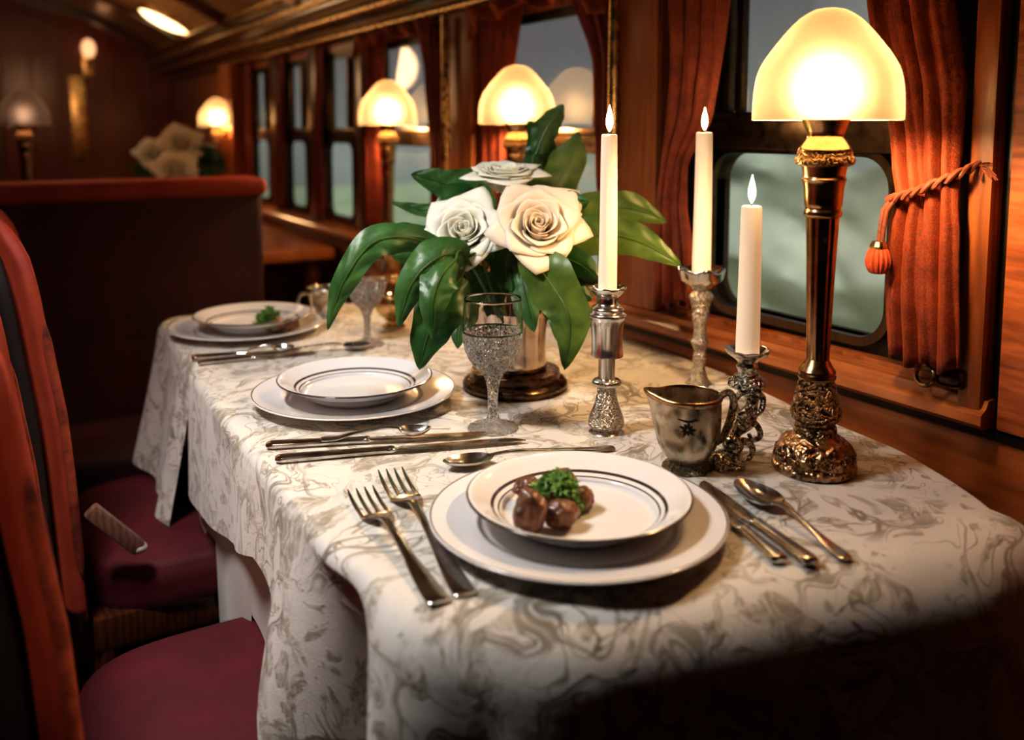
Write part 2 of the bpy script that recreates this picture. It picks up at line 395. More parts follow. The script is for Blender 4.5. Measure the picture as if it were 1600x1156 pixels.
M['cut'] = crystal('cut_crystal', 150, 1.0)
M['diff'] = emit('ceiling_glass', (1.0, .74, .38), 4)
M['sconceglass'] = emit('sconce_glass', (1.0, .5, .25), 1.2)
M['hedge'] = simple('hedge_leaves', (.23, .265, .21), .8, 0, 1.0, .3)
M['grass'] = simple('field_grass', (.20, .26, .16), .9, 0, .8, .4)
M['gold'] = metal('gilt', (.85, .58, .26), (.6, .38, .15), .2)

# ------------------------------------------------------------------ the carriage shell
XW = 1.05; XL = -1.35; YE = 5.7; YB = -1.2
struct(obj('floor', box(XL-.1, XW+.1, YB-.1, YE+.1, -.05, 0), M['floor'], smooth=False))
WIN = [(.94, .56), (1.63, .50), (2.35, .48), (2.885, .33), (3.34, .30), (3.82, .30)]   # centre, opening width
WZ0, WZ1 = .815, 1.375
w = MB(); w.box(XW, XW+.022, YB, YE, 0, WZ0); w.box(XW, XW+.022, YB, YE, WZ1, 2.0)
edge = YB
for c, ww in WIN+[(None, None)]:
    nx = YE if c is None else c-ww/2
    w.box(XW, XW+.022, edge, nx, WZ0, WZ1)
    if c is not None: edge = c+ww/2
struct(obj('wall_right', w.get(), M['woodv'], smooth=False))
w = MB(); w.box(XL-.1, XL, YB, YE, 0, 2.0)
struct(obj('wall_left', w.get(), M['woodd'], smooth=False))
w = MB().box(XL, XW, YB-.08, YB, 0, 2.1); struct(obj('wall_back', w.get(), M['woodd'], smooth=False))
w = MB(); w.box(XL, XW, YE, YE+.08, 0, 2.1)
for k in range(16):                                                     # raised boards of the end wall
    x0 = -1.3+k*.147; w.box(x0, x0+.132, YE-.012, YE, .1, 1.55, .004)
struct(obj('wall_end', w.get(), M['woodend'], smooth=False))
prof = [(XW+.02, 1.50), (.96, 1.535), (.72, 1.665), (.40, 1.785), (0, 1.86), (-.35, 1.865), (-.75, 1.80), (-1.05, 1.67), (-1.25, 1.54), (XL-.02, 1.50)]
pp = smooth_prof(prof, 4)
def cfn(u, v):
    i = min(int(u*(len(pp)-1)+.5), len(pp)-1); return (pp[i][0], YB+(YE-YB)*v, pp[i][1])
cv, cf = grid(cfn, len(pp)-1, 8)
n0 = len(cv); cv2 = cv+[p+Vector((0, 0, .06)) for p in cv]; cf2 = cf+[tuple(i+n0 for i in f)[::-1] for f in cf]
struct(obj('ceiling', (cv2, cf2), M['ceil'], sharp=60))
n = 1
for y in (.6, 1.75, 2.9, 3.75, 4.62, 5.35):                                # ceiling ribs
    q = [(x, z-.004) for x, z in pp]; r_ = MB()
    for i in range(len(q)-1):
        a, b = q[i], q[i+1]
        v = [Vector((a[0], y-.035, a[1])), Vector((b[0], y-.035, b[1])), Vector((b[0], y+.035, b[1])), Vector((a[0], y+.035, a[1]))]
        v += [p-Vector((0, 0, .03)) for p in v]
        r_.add((v, [(0, 1, 2, 3), (4, 5, 6, 7), (0, 1, 5, 4), (1, 2, 6, 5), (2, 3, 7, 6), (3, 0, 4, 7)]))
    struct(obj('trim_%d' % n, r_.get(), M['woodd'], smooth=False)); n += 1
# cornice: stepped moulding with gilt beads
struct(obj('trim_%d' % n, prism([(XW, 1.40), (1.03, 1.405), (1.02, 1.43), (.985, 1.445), (.97, 1.475), (.935, 1.49), (.925, 1.525), (.90, 1.535), (.90, 1.565), (XW, 1.56)], YB, YE), M['woodd'], sharp=20)); n += 1
for x, z, r in ((1.022, 1.418, .009), (.972, 1.460, .011), (.925, 1.507, .011), (.893, 1.552, .009)):
    struct(obj('trim_%d' % n, tube([(x, YB, z), (x, YE, z)], r, 10), M['brassbar'])); n += 1
struct(obj('trim_%d' % n, prism([(XL, 1.40), (XL+.04, 1.43), (XL+.12, 1.50), (XL+.14, 1.56), (XL, 1.56)], YB, YE), M['woodd'], sharp=20)); n += 1
# window ledge moulding, lower board and dado
struct(obj('trim_%d' % n, prism([(XW, .772), (1.018, .772), (1.012, .778), (1.012, .790), (1.022, .797), (1.026, .806), (XW, .808)], .615, YE), M['ledge'], sharp=25)); n += 1
struct(obj('trim_%d' % n, prism([(XW, .758), (1.035, .758), (1.035, .768), (XW, .770)], YB, YE), M['black'], sharp=25)); n += 1  # black strip put in for the shadow in the groove
struct(obj('trim_%d' % n, prism([(XW, .60), (1.040, .60), (1.036, .62), (1.036, .74), (1.040, .757), (XW, .757)], YB, YE), M['wood'], sharp=25)); n += 1
for k in range(4):
    y0 = 1.99+k*.62
    struct(obj('trim_%d' % n, box(1.03, XW, y0, y0+.5, .08, .56, .008), M['wood'])); n += 1
# wooden posts between the windows
for y, wd, x0, mt in ((.636, .030, 1.018, 'woodv'), (1.285, .11, 1.022, 'woodv'), (1.985, .13, 1.03, 'woodv'), (2.67, .07, 1.036, 'woodd'), (3.115, .09, 1.036, 'woodd'), (3.57, .09, 1.036, 'woodd'), (4.15, .22, .985, 'woodv')):
    struct(obj('trim_%d' % n, box(x0, XW, y-wd/2, y+wd/2, .808 if y > .7 else .772, 1.41, .004), M[mt])); n += 1
for y in (1.34, 2.02):
    struct(obj('trim_%d' % n, tube([(1.012, y, .81), (1.012, y, 1.40)], .010, 12), M['brassbar'])); n += 1
struct(obj('trim_%d' % n, box(1.040, XW, .608, .623, .0, 1.40, .002), M['black'])); n += 1      # black strip put in for the shade of the groove beside the near post
struct(obj('trim_%d' % n, box(1.030, XW, -.6, .608, .772, 1.40, .005), M['ledge2'])); n += 1      # flat panel at the near end
struct(obj('trim_%d' % n, box(XL, XL+.03, YB, YE, 0, .12, .004), M['woodd'])); n += 1
struct(obj('trim_%d' % n, box(.50, .58, YE-.03, YE-.012, .95, 1.42, .004), M['brassbar'])); n += 1     # brass strip under the far sconce

def rrect(y0, y1, z0, z1, r, nseg=8, top=True):
    pts = []
    for cy, cz, a0, rr in ((y1-r, z1-r, 0, top), (y0+r, z1-r, 90, top), (y0+r, z0+r, 180, True), (y1-r, z0+r, 270, True)):
        if rr:
            for k in range(nseg+1):
                a = math.radians(a0+90*k/nseg); pts.append((cy+r*math.cos(a), cz+r*math.sin(a)))
        else:
            pts.append((y1 if a0 == 0 else y0, z1))
    return pts
def ring_yz(outer, inner, xa, xb):
    n = len(outer); v = []
    for x in (xa, xb):
        v += [Vector((x, y, z)) for y, z in outer]+[Vector((x, y, z)) for y, z in inner]
    f = []
    for i in range(n):
        j = (i+1) % n
        f += [(i, j, n+j, n+i), (2*n+i, 2*n+j, 3*n+j, 3*n+i), (i, j, 2*n+j, 2*n+i), (n+i, n+j, 3*n+j, 3*n+i)]
    return v, f
def window(i, c, ww, tz0, tz1, near=False):
    root = bpy.data.objects.new('window_%d' % i, None); C.objects.link(root); struct(root)
    root.location = (XW, c, WZ0); O = Vector(root.location)
    sh = lambda vf: ([p-O for p in vf[0]], vf[1])
    a, b = c-ww/2, c+ww/2; fm = .075 if near else .045
    pa, pb = (a+.13, b-.09) if near else (a+fm, b-fm)
    z0, z1 = WZ0+.022, tz0-.005
    R = .045 if near else .035
    # outer dark board with the rounded light cut out of it
    m = MB(); x0, x1 = (XW+.022, XW+.05) if near else (XW+.006, XW+.020); xp = XW+.040 if near else XW+.010
    out = rrect(a, b, WZ0, tz0, .001, 8); inn = rrect(pa, pb, z0, z1, R, 8)
    m.add(ring_yz(out, inn, x0, x1)); m.box(x0, x1, a, pa, tz1, WZ1); m.box(x0, x1, pb, b, tz1, WZ1); m.box(x0, x1, a, b, WZ1-.02, WZ1)
    obj('window_frame', sh(m.get()), M['black'], root, sharp=30)
    rr = [Vector((x0, y, z)) for y, z in rrect(pa, pb, z0, z1, R, 8)]
    rg = ring_yz(rrect(pa-.013, pb+.013, z0-.013, z1+.013, R+.013, 8), rrect(pa, pb, z0, z1, R, 8), x0-(.012 if near else .006), x0+(.03 if near else .012))
    obj('window_rim', sh(rg), M['bronze'], root, sharp=30)
    t = MB().box(XW+.002, x1, a, b, tz0, tz1, .006).box(XW-.002, XW+.01, a, b, tz1-.016, tz1-.004, .003)
    obj('transom', sh(t.get()), M['bronze'], root)
    st = MB().box(x0-.012, x0+.012, pa+.008, pa+.026, tz1, WZ1-.02, .004).box(x0-.012, x0+.012, pb-.026, pb-.008, tz1, WZ1-.02, .004).box(x0-.006, x0+.01, pb-.055, pb-.040, tz1, WZ1-.02, .003)
    obj('upper_stile', sh(st.get()), M['bronze'], root)
    inner = rrect(pa-.004, pb+.004, z0-.004, z1+.004, R, 8)
    nn = len(inner)
    obj('lower_pane', sh(([Vector((xp, y, z)) for y, z in inner], [tuple(range(nn))])), M['pane'], root, smooth=False)
    obj('upper_pane', sh(([Vector((xp, y, z)) for y, z in ((pa, tz1), (pb, tz1), (pb, WZ1), (pa, WZ1))], [(0, 1, 2, 3)])), M['pane'], root, smooth=False)
    return root
window(1, .94, .56, 1.095, 1.155, True)
for i, (c, ww) in enumerate(WIN[1:]): window(i+2, c, ww, 1.085, 1.13)
# end wall door with a pale glazed light, at the left edge of the view
dr = bpy.data.objects.new('door_1', None); C.objects.link(dr); struct(dr); dr.location = (-.12, YE-.012, 0)
obj('door_leaf', box(-.30, .27, -.03, 0, 0, 1.45, .006), M['woodd'], dr)
obj('door_light', box(-.20, .19, -.036, -.03, .72, 1.16), simple('pale_door_glass', (.5, .5, .46), .3, 0, 4, .3, Emission_Strength=.0), dr, smooth=False)

# ------------------------------------------------------------------ outside
hv = grid(lambda u, v: (7.5+.5*mnoise.noise(Vector((u*9, v*3, 0)))+.15*mnoise.noise(Vector((u*30, v*9, 4))), -3+14*u, -1.5+(2.35+.25*mnoise.noise(Vector((u*7, 3, 1))))*v), 120, 24)
tag(obj('hedge_bank', hv, M['hedge']), 'soft green foliage seen blurred through the near window', 'foliage', kind='stuff')
tag(obj('field', box(1.6, 30, -15, 40, -1.6, -1.5), M['grass'], smooth=False), 'grey green ground outside the carriage windows', 'ground', kind='structure')

# ------------------------------------------------------------------ curtains
def interp(tab, z):
    for (a, b) in zip(tab, tab[1:]):
        if a[0] >= z >= b[0]:
            t = (a[0]-z)/(a[0]-b[0]); t = t*t*(3-2*t)*.5+t*.5
            return [p+(q-p)*t for p, q in zip(a[1:], b[1:])]
    return tab[-1][1:] if z < tab[-1][0] else tab[0][1:]
def curtain(name, label, tab, x, pleats, amp, mat, group=None, seed=0):
    zt, zb = tab[0][0], tab[-1][0]; O = Vector((x, (tab[0][1]+tab[0][2])/2, zb))
    def fn(u, v):
        z = zt+(zb-zt)*v; ya, yb = interp(tab, z)
        k = amp*(.75+.25*math.sin(v*5+seed))
        xx = x+k*math.sin(2*PI*pleats*u+seed+.9*math.sin(3*v+u*3))+.3*k*math.sin(2*PI*pleats*2.3*u+seed*2+v*2)
        xx += .35*k*mnoise.noise(Vector((u*6, v*7, seed)))
        return Vector((xx, ya+(yb-ya)*u+.004*math.sin(v*9+seed), z+(.006*math.sin(u*15+seed) if v > .97 else 0)))-O
    o = obj(name, grid(fn, 64, 40), mat, None, sharp=0, loc=O)
    m = o.modifiers.new('t', 'SOLIDIFY'); m.thickness = .003
    return tag(o, label, 'curtain', group)
curtain('curtain', 'rust velvet curtain tied back by cord, right of the near window', [(1.41, .672, .795), (1.28, .675, .782), (1.17, .658, .757), (1.09, .655, .740), (1.045, .652, .728), (1.0, .645, .735), (.93, .642, .738), (.838, .642, .735)], 1.000, 4.0, .011, M['curtain'], seed=1)
curtain('curtain', 'rust velvet curtain between near window and dark wooden post', [(1.41, 1.03, 1.20), (1.28, 1.055, 1.19), (1.15, 1.075, 1.19), (1.067, 1.128, 1.195), (1.0, 1.13, 1.205), (.93, 1.12, 1.213), (.84, 1.11, 1.215)], 1.010, 4.0, .010, M['curtain'], seed=2.2)
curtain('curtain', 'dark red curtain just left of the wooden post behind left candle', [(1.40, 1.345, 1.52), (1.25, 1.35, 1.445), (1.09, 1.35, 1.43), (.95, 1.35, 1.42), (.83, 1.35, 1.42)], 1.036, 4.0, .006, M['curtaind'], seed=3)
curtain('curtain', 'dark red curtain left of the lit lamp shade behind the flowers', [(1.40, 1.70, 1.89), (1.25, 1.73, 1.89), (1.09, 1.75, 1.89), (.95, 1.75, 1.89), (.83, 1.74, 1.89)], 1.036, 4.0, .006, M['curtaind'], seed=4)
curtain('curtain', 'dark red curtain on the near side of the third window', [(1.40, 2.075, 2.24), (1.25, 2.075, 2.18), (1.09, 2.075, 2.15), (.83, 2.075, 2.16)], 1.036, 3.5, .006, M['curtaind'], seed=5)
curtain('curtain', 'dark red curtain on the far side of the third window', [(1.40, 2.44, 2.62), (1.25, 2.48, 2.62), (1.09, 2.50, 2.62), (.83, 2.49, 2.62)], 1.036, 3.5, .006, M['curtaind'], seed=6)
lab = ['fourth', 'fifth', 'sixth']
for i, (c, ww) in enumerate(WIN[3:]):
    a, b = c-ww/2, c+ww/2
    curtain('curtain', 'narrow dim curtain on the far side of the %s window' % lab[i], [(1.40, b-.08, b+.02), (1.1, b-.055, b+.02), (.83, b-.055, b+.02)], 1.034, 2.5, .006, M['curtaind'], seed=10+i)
def valance(label, ya, yb, seed):
    O = Vector((1.0, (ya+yb)/2, 1.31))
    def fn(u, v):
        drop = .022+.045*(2*u-1)**2+.01*math.sin(u*20)
        return Vector((.998+.012*math.sin(u*2*PI*5+v*2+seed)+.006*v, ya+(yb-ya)*u, 1.405-drop*v))-O
    o = obj('valance', grid(fn, 60, 8), M['curtain'], None, sharp=0, loc=O); m = o.modifiers.new('t', 'SOLIDIFY'); m.thickness = .003
    tag(o, label, 'valance')
valance('gathered rust valance over the window behind the white roses', 1.36, 1.90, 1)
valance('gathered rust valance over the third window along the wall', 2.09, 2.61, 2)
# tie-back with tassel
tb = thing('curtain_tieback', 'twisted cord tie-back with round orange tassel on the right curtain', 'tie-back', (1.0, .70, 1.04))
O = Vector(tb.location)
def cordpts(off):
    P = smooth_prof([(1.035, .628, 1.090), (1.015, .640, 1.085), (.993, .650, 1.075), (.984, .675, 1.062), (.982, .700, 1.051), (.982, .722, 1.044), (.990, .737, 1.040), (1.006, .745, 1.038)], 8)
    return [Vector(p)-O+Vector((.003*math.cos(i*.75+off), 0, .0035*math.sin(i*.75+off))) for i, p in enumerate(P)]
m = MB(); m.add(tube(cordpts(0), .0032, 8)); m.add(tube(cordpts(PI), .0032, 8))
for k in range(26):                                                    # frayed end at the hook
    a = random.uniform(-1.2, 1.2); s = Vector((1.02, .638+random.uniform(-.008, .012), 1.087))-O
    m.add(tube([s, s+Vector((-.006, -.010+.012*math.sin(a), -.010+.014*math.cos(a*2)))], .0007, 4))
obj('cord', m.get(), M['cord'], tb)
m = MB(); hang = [Vector((.984, .728, 1.042)), Vector((.978, .735, 1.028)), Vector((.977, .738, 1.0)), Vector((.977, .739, .985))]
m.add(tube([p-O for p in hang], .003, 8)); m.add(tube([p-O+Vector((0, -.005, 0)) for p in hang], .0028, 8))
hl_ = obj('hanging_loop', m.get(), M['cord'], tb)
ts = lathe(smooth_prof([(.004, .020), (.011, .016), (.0145, .004), (.0135, -.006), (.009, -.014), (.002, -.015)], 4), 40, lambda p, r, a, z: Vector((p.x*(1+.08*math.sin(a*14)), p.y*(1+.08*math.sin(a*14)), p.z)))
obj('tassel', ([p+Vector((.977, .739, .962))-O for p in ts[0]], ts[1]), M['tassel'], hl_)
cp = lathe([(.003, .026), (.008, .025), (.011, .019), (.0095, .014)], 24)
obj('tassel_cap', ([p+Vector((.977, .739, .963))-O for p in cp[0]], cp[1]), M['gold'], hl_)
# round latch on the ledge
lt = thing('window_latch', 'small round bronze latch on the sill below the right curtain', 'latch', (1.01, .676, .810))
Rm = Matrix.Rotation(PI/2, 4, 'Y') @ Matrix.Identity(4)
obj('latch_ring', xf(lathe(smooth_prof([(.0115, .002), (.0155, 0), (.0155, -.006), (.0115, -.005), (.0105, -.001), (.0115, .002)], 3), 32, cap=False), Matrix.Translation((-.008, .008, .016)) @ Matrix.Rotation(-PI/2+.3, 4, 'Y')), M['brass'], lt)
obj('latch_barrel', xf(lathe(smooth_prof([(.002, .02), (.010, .018), (.013, .008), (.013, -.012), (.008, -.020)], 3), 28), Matrix.Translation((.008, -.016, .016)) @ Matrix.Rotation(PI/2, 4, 'X')), M['tray'], lt)

# ------------------------------------------------------------------ tables and cloths
TZ = .74
def table(label, x0, x1, y0, y1):
    t = thing('dining_table', label, 'table', ((x0+x1)/2, (y0+y1)/2, 0))
    hx, hy = (x1-x0)/2, (y1-y0)/2
    obj('tabletop', box(-hx, hx, -hy, hy, .70, TZ-.010, .004), M['woodd'], t)
    for sx in (-1, 1):
        for sy in (-1, 1):
            x, y = (hx-.08 if sx > 0 else -hx+.22), sy*(hy-.10)
            obj('leg', xf(lathe([(.018, 0), (.022, .05), (.03, .6), (.03, .70)], 12), Matrix.Translation((x, y, 0))), M['woodd'], t)
    return t
table('dark wooden dining table under the damask cloth in the foreground', .36, .92, .70, 1.46)
table('dark wooden table under the plain cloth of the third place setting', .40, 1.0, 1.58, 1.88)
def chaikin(P, n=2):
    for _ in range(n):
        Q = []
        for i in range(len(P)):
            a, b = P[i], P[(i+1) % len(P)]
            Q += [(a[0]*.75+b[0]*.25, a[1]*.75+b[1]*.25), (a[0]*.25+b[0]*.75, a[1]*.25+b[1]*.75)]
        P = Q
    return P
def resample(P, N):
    L = [0]
    for i in range(len(P)):
        a, b = P[i], P[(i+1) % len(P)]; L.append(L[-1]+math.hypot(b[0]-a[0], b[1]-a[1]))
    out = []; j = 0
    for k in range(N):
        s = L[-1]*k/N
        while L[j+1] < s: j += 1
        t = (s-L[j])/(L[j+1]-L[j]); a, b = P[j], P[(j+1) % len(P)]
        out.append((a[0]+(b[0]-a[0])*t, a[1]+(b[1]-a[1])*t))
    return out
def cloth(name, outline, z, rf0, drop, shape, mat, label, N=360, rows=26, front=0.0):
    P = resample(chaikin(outline, 3), N); cx = sum(p[0] for p in P)/N; cy = sum(p[1] for p in P)/N
    nor = []
    for i in range(N):
        a, b = P[i-3], P[(i+3) % N]; t = Vector((b[0]-a[0], b[1]-a[1])).normalized(); nor.append(Vector((t.y, -t.x)))
    RF = []
    for p in P:
        k = max(0.0, min(1.0, (.74-p[1])/.14)) if (p[0] < .88 or p[1] < .5) else 0.0
        RF.append(rf0+front*k*k*(3-2*k))
    v = [Vector((cx, cy, z))]; rings = []
    def ring(fn):
        s = len(v)
        for i in range(N): v.append(fn(i))
        rings.append(s)
    for k in (.15, .3, .45, .6, .75, .87, .95, 1.0):
        ring(lambda i, k=k: Vector((cx+(P[i][0]-cx)*k, cy+(P[i][1]-cy)*k, z)))
    for k in range(1, 9):
        a = k/8*PI/2
        ring(lambda i, a=a: Vector((P[i][0]+nor[i].x*RF[i]*math.sin(a), P[i][1]+nor[i].y*RF[i]*math.sin(a), z-RF[i]*(1-math.cos(a)))))
    for k in range(1, rows+1):
        t = k/rows
        def fn(i, t=t):
            rf = RF[i]; px, py = P[i]; d = drop(px, py, i/N); off, amp = shape(px, py, i/N, t)
            o = rf+off*t**1.2+amp*t**.45
            return Vector((px+nor[i].x*o, py+nor[i].y*o, z-rf-(d-rf)*t))
        ring(fn)
    f = [(0, rings[0]+i, rings[0]+(i+1) % N) for i in range(N)]
    for a, b in zip(rings, rings[1:]):
        f += [(a+i, a+(i+1) % N, b+(i+1) % N, b+i) for i in range(N)]
    O = Vector((cx, cy, z))
    o = obj(name, ([p-O for p in v], f), mat, None, sharp=0, loc=O)
    return tag(o, label, 'tablecloth')
def tabv(tab, y):
    if y <= tab[0][0]: return tab[0][1]
    for a, b in zip(tab, tab[1:]):
        if a[0] <= y <= b[0]:
            t = (y-a[0])/(b[0]-a[0]); return a[1]+(b[1]-a[1])*t
    return tab[-1][1]
NEAR = [(.300, 1.52), (.292, 1.35), (.284, 1.15), (.280, .90), (.277, .79), (.300, .655), (.41, .592), (.60, .548), (.79, .503), (.872, .510), (.910, .58), (.950, .68), (.972, .857), (1.015, 1.05), (1.028, 1.2), (1.03, 1.52)]
def dens(P, step=.04):
    out = []
    for i in range(len(P)):
        a, b = P[i], P[(i+1) % len(P)]; n_ = max(1, int(math.hypot(b[0]-a[0], b[1]-a[1])/step))
        out += [(a[0]+(b[0]-a[0])*k/n_, a[1]+(b[1]-a[1])*k/n_) for k in range(n_)]
    return out
def drop1(x, y, s):
    if x > .90 and y > .52: return .05
    if y > 1.49: return .21 if x < .5 else .06
    if y < .60 or x > .42: return .46
    return tabv([(.60, .46), (.70, .42), (.78, .36), (.84, .23), (.90, .125), (1.03, .11), (1.2, .165), (1.40, .205), (1.52, .215)], y)
def bump1(y, c, w): return math.exp(-((y-c)/w)**2)
def shape1(x, y, s, t):
    if x > .90 and y > .52 or y > 1.505: return 0.0, 0.0
    if x < .36 and y > .58:
        return .004+.05*bump1(y, .84, .055), (.006*math.sin(y*30)+.008*math.sin(y*13+1))*max(.25, min(1, (1.5-y)*2))-.085*bump1(y, .745, .040)+.02*bump1(y, .665, .03)
    return .02, .012*math.sin(s*90)+.010*math.sin(s*47+2)
cloth('tablecloth', dens(NEAR), TZ, .014, drop1, shape1, M['damask'], 'cream damask tablecloth with scrolling leaf pattern on the foreground table', front=.048)
def drop2(x, y, s):
    if y < .80 and x < .40: return .05
    if x > .88 and y > .52 or (y > 1.49 and x > .4): return .05
    if x < .36 and y > .70: return .40 if 1.19 < y < 1.43 or y > 1.49 else .258
    return .5
NEAR2 = [(x+(.012 if x < .5 else -.012), y+(.014 if y < .7 else .035 if y > 1.5 else 0)) for x, y in NEAR]
cloth('undercloth', dens(NEAR2), TZ-.006, .010, drop2, lambda x, y, s, t: ((-.004, .004*math.sin(y*26)) if x < .36 else (0, .004*math.sin(s*60))), M['under'], 'plain pinkish undercloth hanging below the hem of the damask tablecloth', front=.040)
FAR = [(.312, 1.535), (.315, 1.75), (.318, 1.90), (.345, 1.955), (.50, 1.945), (.72, 1.90), (1.025, 1.89), (1.025, 1.535)][::-1]
def drop3(x, y, s):
    if x > .98 or y < 1.55: return .04
    return .27+.02*math.sin(y*9)
def shape3(x, y, s, t):
    if x > .98 or y < 1.55: return 0, 0
    return .045, .012*math.sin(s*50+1)+.006*math.sin(s*110)
cloth('tablecloth', dens(FAR), TZ, .016, drop3, shape3, M['damask'], 'pale tablecloth hanging over the corner beside the burgundy banquette')

# ------------------------------------------------------------------ china
def charger_prof(R):
    return smooth_prof([(.0005, .003), (.088, .003), (.094, .004), (.108, .009), (R-.004, .0155), (R, .0170), (R-.001, .0185), (R-.006, .0178), (.110, .0118), (.096, .0075), (.089, .0062), (.0005, .0060)], 3)
def plate_prof(R):
    return smooth_prof([(.0005, .002), (.058, .002), (.062, 0), (.066, .002), (.082, .013), (R-.004, .0262), (R, .0280), (R-.001, .0295), (R-.006, .0288), (.085, .0165), (.076, .0115), (.068, .0065), (.0005, .0055)], 3)
def charger(xy, label):
    o = obj('charger_plate', lathe(charger_prof(.145), 96, cap=False), M['charger'], None, sharp=0, loc=(xy[0], xy[1], TZ+.0002))
    return tag(o, label, 'plate', 'charger plates')
def dplate(xy, label):
    o = obj('dinner_plate', lathe(plate_prof(.1105), 96, cap=False), M['plate'], None, sharp=0, loc=(xy[0], xy[1], TZ+.0066))
    return tag(o, label, 'plate', 'dinner plates on chargers')
CH = [(.492, .702), (.458, 1.212), (.440, 1.735)]
charger(CH[0], 'large white charger plate nearest the camera, under the meat plate')
charger(CH[1], 'large white charger plate under the empty plate')
charger(CH[2], 'large white charger plate on the far table by the banquette')
PL = [(CH[0][0]+.004, CH[0][1]+.003), (CH[1][0]+.002, CH[1][1]+.002), (CH[2][0]+.012, CH[2][1]+.0)]
dplate(PL[0], 'banded white plate with meat and parsley nearest the camera')
dplate(PL[1], 'empty banded white dinner plate in the middle setting')
dplate(PL[2], 'white dinner plate with green garnish at the far setting')
PZ = TZ+.0066+.0056
rp = random.Random(3)
def meat(px, py, r, label, sq=(1, 1, 1), seed=1, zoff=0, grp='roasted meat pieces on the near plate', pz=PZ):
    d = (H-(pz+r*sq[2]+zoff))/-ray(px, py).z; p = at(px, py, d)
    o = obj('roasted_meat', blob(r, .24, 1.5, seed, 4, sq), M['meat'], None, sharp=0, loc=p); return tag(o, label, 'food', grp)
meat(828, 800, .0165, 'large brown roasted piece at the left front of the meat heap', (.9, 1, 1.35), 1)
meat(878, 803, .0145, 'glossy brown piece at the front right of the meat heap', (1.15, 1, .95), 2)
meat(908, 778, .0125, 'round brown piece at the right end of the meat heap', (1.0, 1, 1.0), 3)
meat(882, 752, .0125, 'brown piece at the back right behind the parsley', (1, 1.1, 1.05), 4, .008)
meat(822, 762, .0120, 'brown piece at the back left of the meat heap', (1.2, 1, .9), 5, .006)
meat(856, 778, .0125, 'brown piece in the middle of the heap under the parsley', (1, 1, 1.1), 6, .002)
def leaflets(n_, rad, hgt, size, seed):
    r = random.Random(seed); m = MB()
    for k in range(n_):
        a = r.uniform(0, 2*PI); q = r.random()**.6*rad; c = Vector((q*math.cos(a), q*math.sin(a), hgt*(1-(q/rad)**2)*r.uniform(.3, 1.0)))
        s = size*r.uniform(.6, 1.2); R_ = Matrix.Rotation(r.uniform(0, 2*PI), 3, 'Z') @ Matrix.Rotation(r.uniform(-.9, .9), 3, 'X') @ Matrix.Rotation(r.uniform(-.7, .7), 3, 'Y')
        pts = [Vector((0, 0, 0))]
        for j in range(13):
            b = -2.2+4.4*j/12; rr_ = s*(1+.35*math.cos(j*PI))*(.7+.3*math.cos(b)); pts.append(Vector((rr_*math.cos(b), rr_*math.sin(b), .25*s*math.cos(b*2))))
        m.add(([c+R_ @ p for p in pts], [(0, j, j+1) for j in range(1, 13)]))
    return m.get()
d = (H-(PZ+.030))/-ray(866, 752).z; pp_ = at(868, 762, d)
pg = thing('parsley_garnish', 'bright green parsley sprig on top of the near meat heap', 'garnish', pp_)
obj('leaves', leaflets(150, .022, .018, .0062, 1), M['parsley'], pg, sharp=0)
obj('stalk', tube([(0, 0, .004), (.006, -.010, -.004), (.010, -.018, -.014)], .0014, 6), M['stem'], pg)
obj('hanging_leaves', xf(leaflets(80, .014, .008, .0055, 2), Matrix.Translation((.006, -.018, -.008)) @ Matrix.Rotation(.9, 4, 'X')), M['parsley'], pg, sharp=0)
# far setting food
dF = (H-(PZ+.02))/-ray(425, 500).z; pf = at(424, 500, dF)
tag(obj('roasted_meat', blob(.016, .35, 1.7, 11, 4, (1.4, 1, .9)), M['meat'], None, sharp=0, loc=(pf.x+.004, pf.y-.012, PZ+.013)), 'brown roasted piece under the garnish on the far plate', 'food')
tag(obj('roasted_meat', blob(.012, .35, 1.7, 12, 4, (1.3, 1, .9)), M['meat'], None, sharp=0, loc=(pf.x+.030, pf.y-.012, PZ+.011)), 'small brown piece right of the garnish on the far plate', 'food')
tag(obj('herb_garnish', leaflets(170, .026, .034, .0085, 5), M['parsley'], None, sharp=0, loc=(pf.x-.004, pf.y, PZ+.012)), 'green herb garnish on the far plate by the banquette', 'garnish')

# ------------------------------------------------------------------ cutlery (local: handle end at y=0, tip at +y)
def strip(stn, seg=12):          # stations (y, half_width, half_thick, z, x)
    stn = smooth_prof([tuple(s)+(0,)*(5-len(s)) for s in stn], 4); v = []; f = []
    for (y, hw, ht, z, x) in stn:
        for k in range(seg):
            a = 2*PI*k/seg; ca, sa = math.cos(a), math.sin(a)
            v.append(Vector((x+max(hw, 1e-4)*math.copysign(abs(ca)**.7, ca), y, z+max(ht, 1e-4)*math.copysign(abs(sa)**.8, sa))))
    n_ = len(stn)
    for i in range(n_-1):
        for k in range(seg): k2 = (k+1) % seg; f.append((i*seg+k, i*seg+k2, (i+1)*seg+k2, (i+1)*seg+k))
    f.append(tuple(range(seg))); f.append(tuple((n_-1)*seg+k for k in range(seg)))
    return v, f
def spoon_bowl(L, W, dep, y0, z0):
    def shp(u, v, th):
        a = u*2*PI; rr = v; y = math.cos(a)*rr; x = math.sin(a)*rr
        wd = W*(1-.16*y); z = -dep*(1-rr**2.2)
        return Vector((x*wd, y0+L/2+y*L/2, z0+z-th))
    top = grid(lambda u, v: shp(u, v, 0), 32, 8, True); bot = grid(lambda u, v: shp(u, v, .0012 if v < .99 else .0004), 32, 8, True)
    m = MB(); m.add(top); m.add(bot); n_ = len(top[0])
    m.f += [(n_-32+i, n_-32+(i+1) % 32, 2*n_-32+(i+1) % 32, 2*n_-32+i) for i in range(32)]
    return m.get()
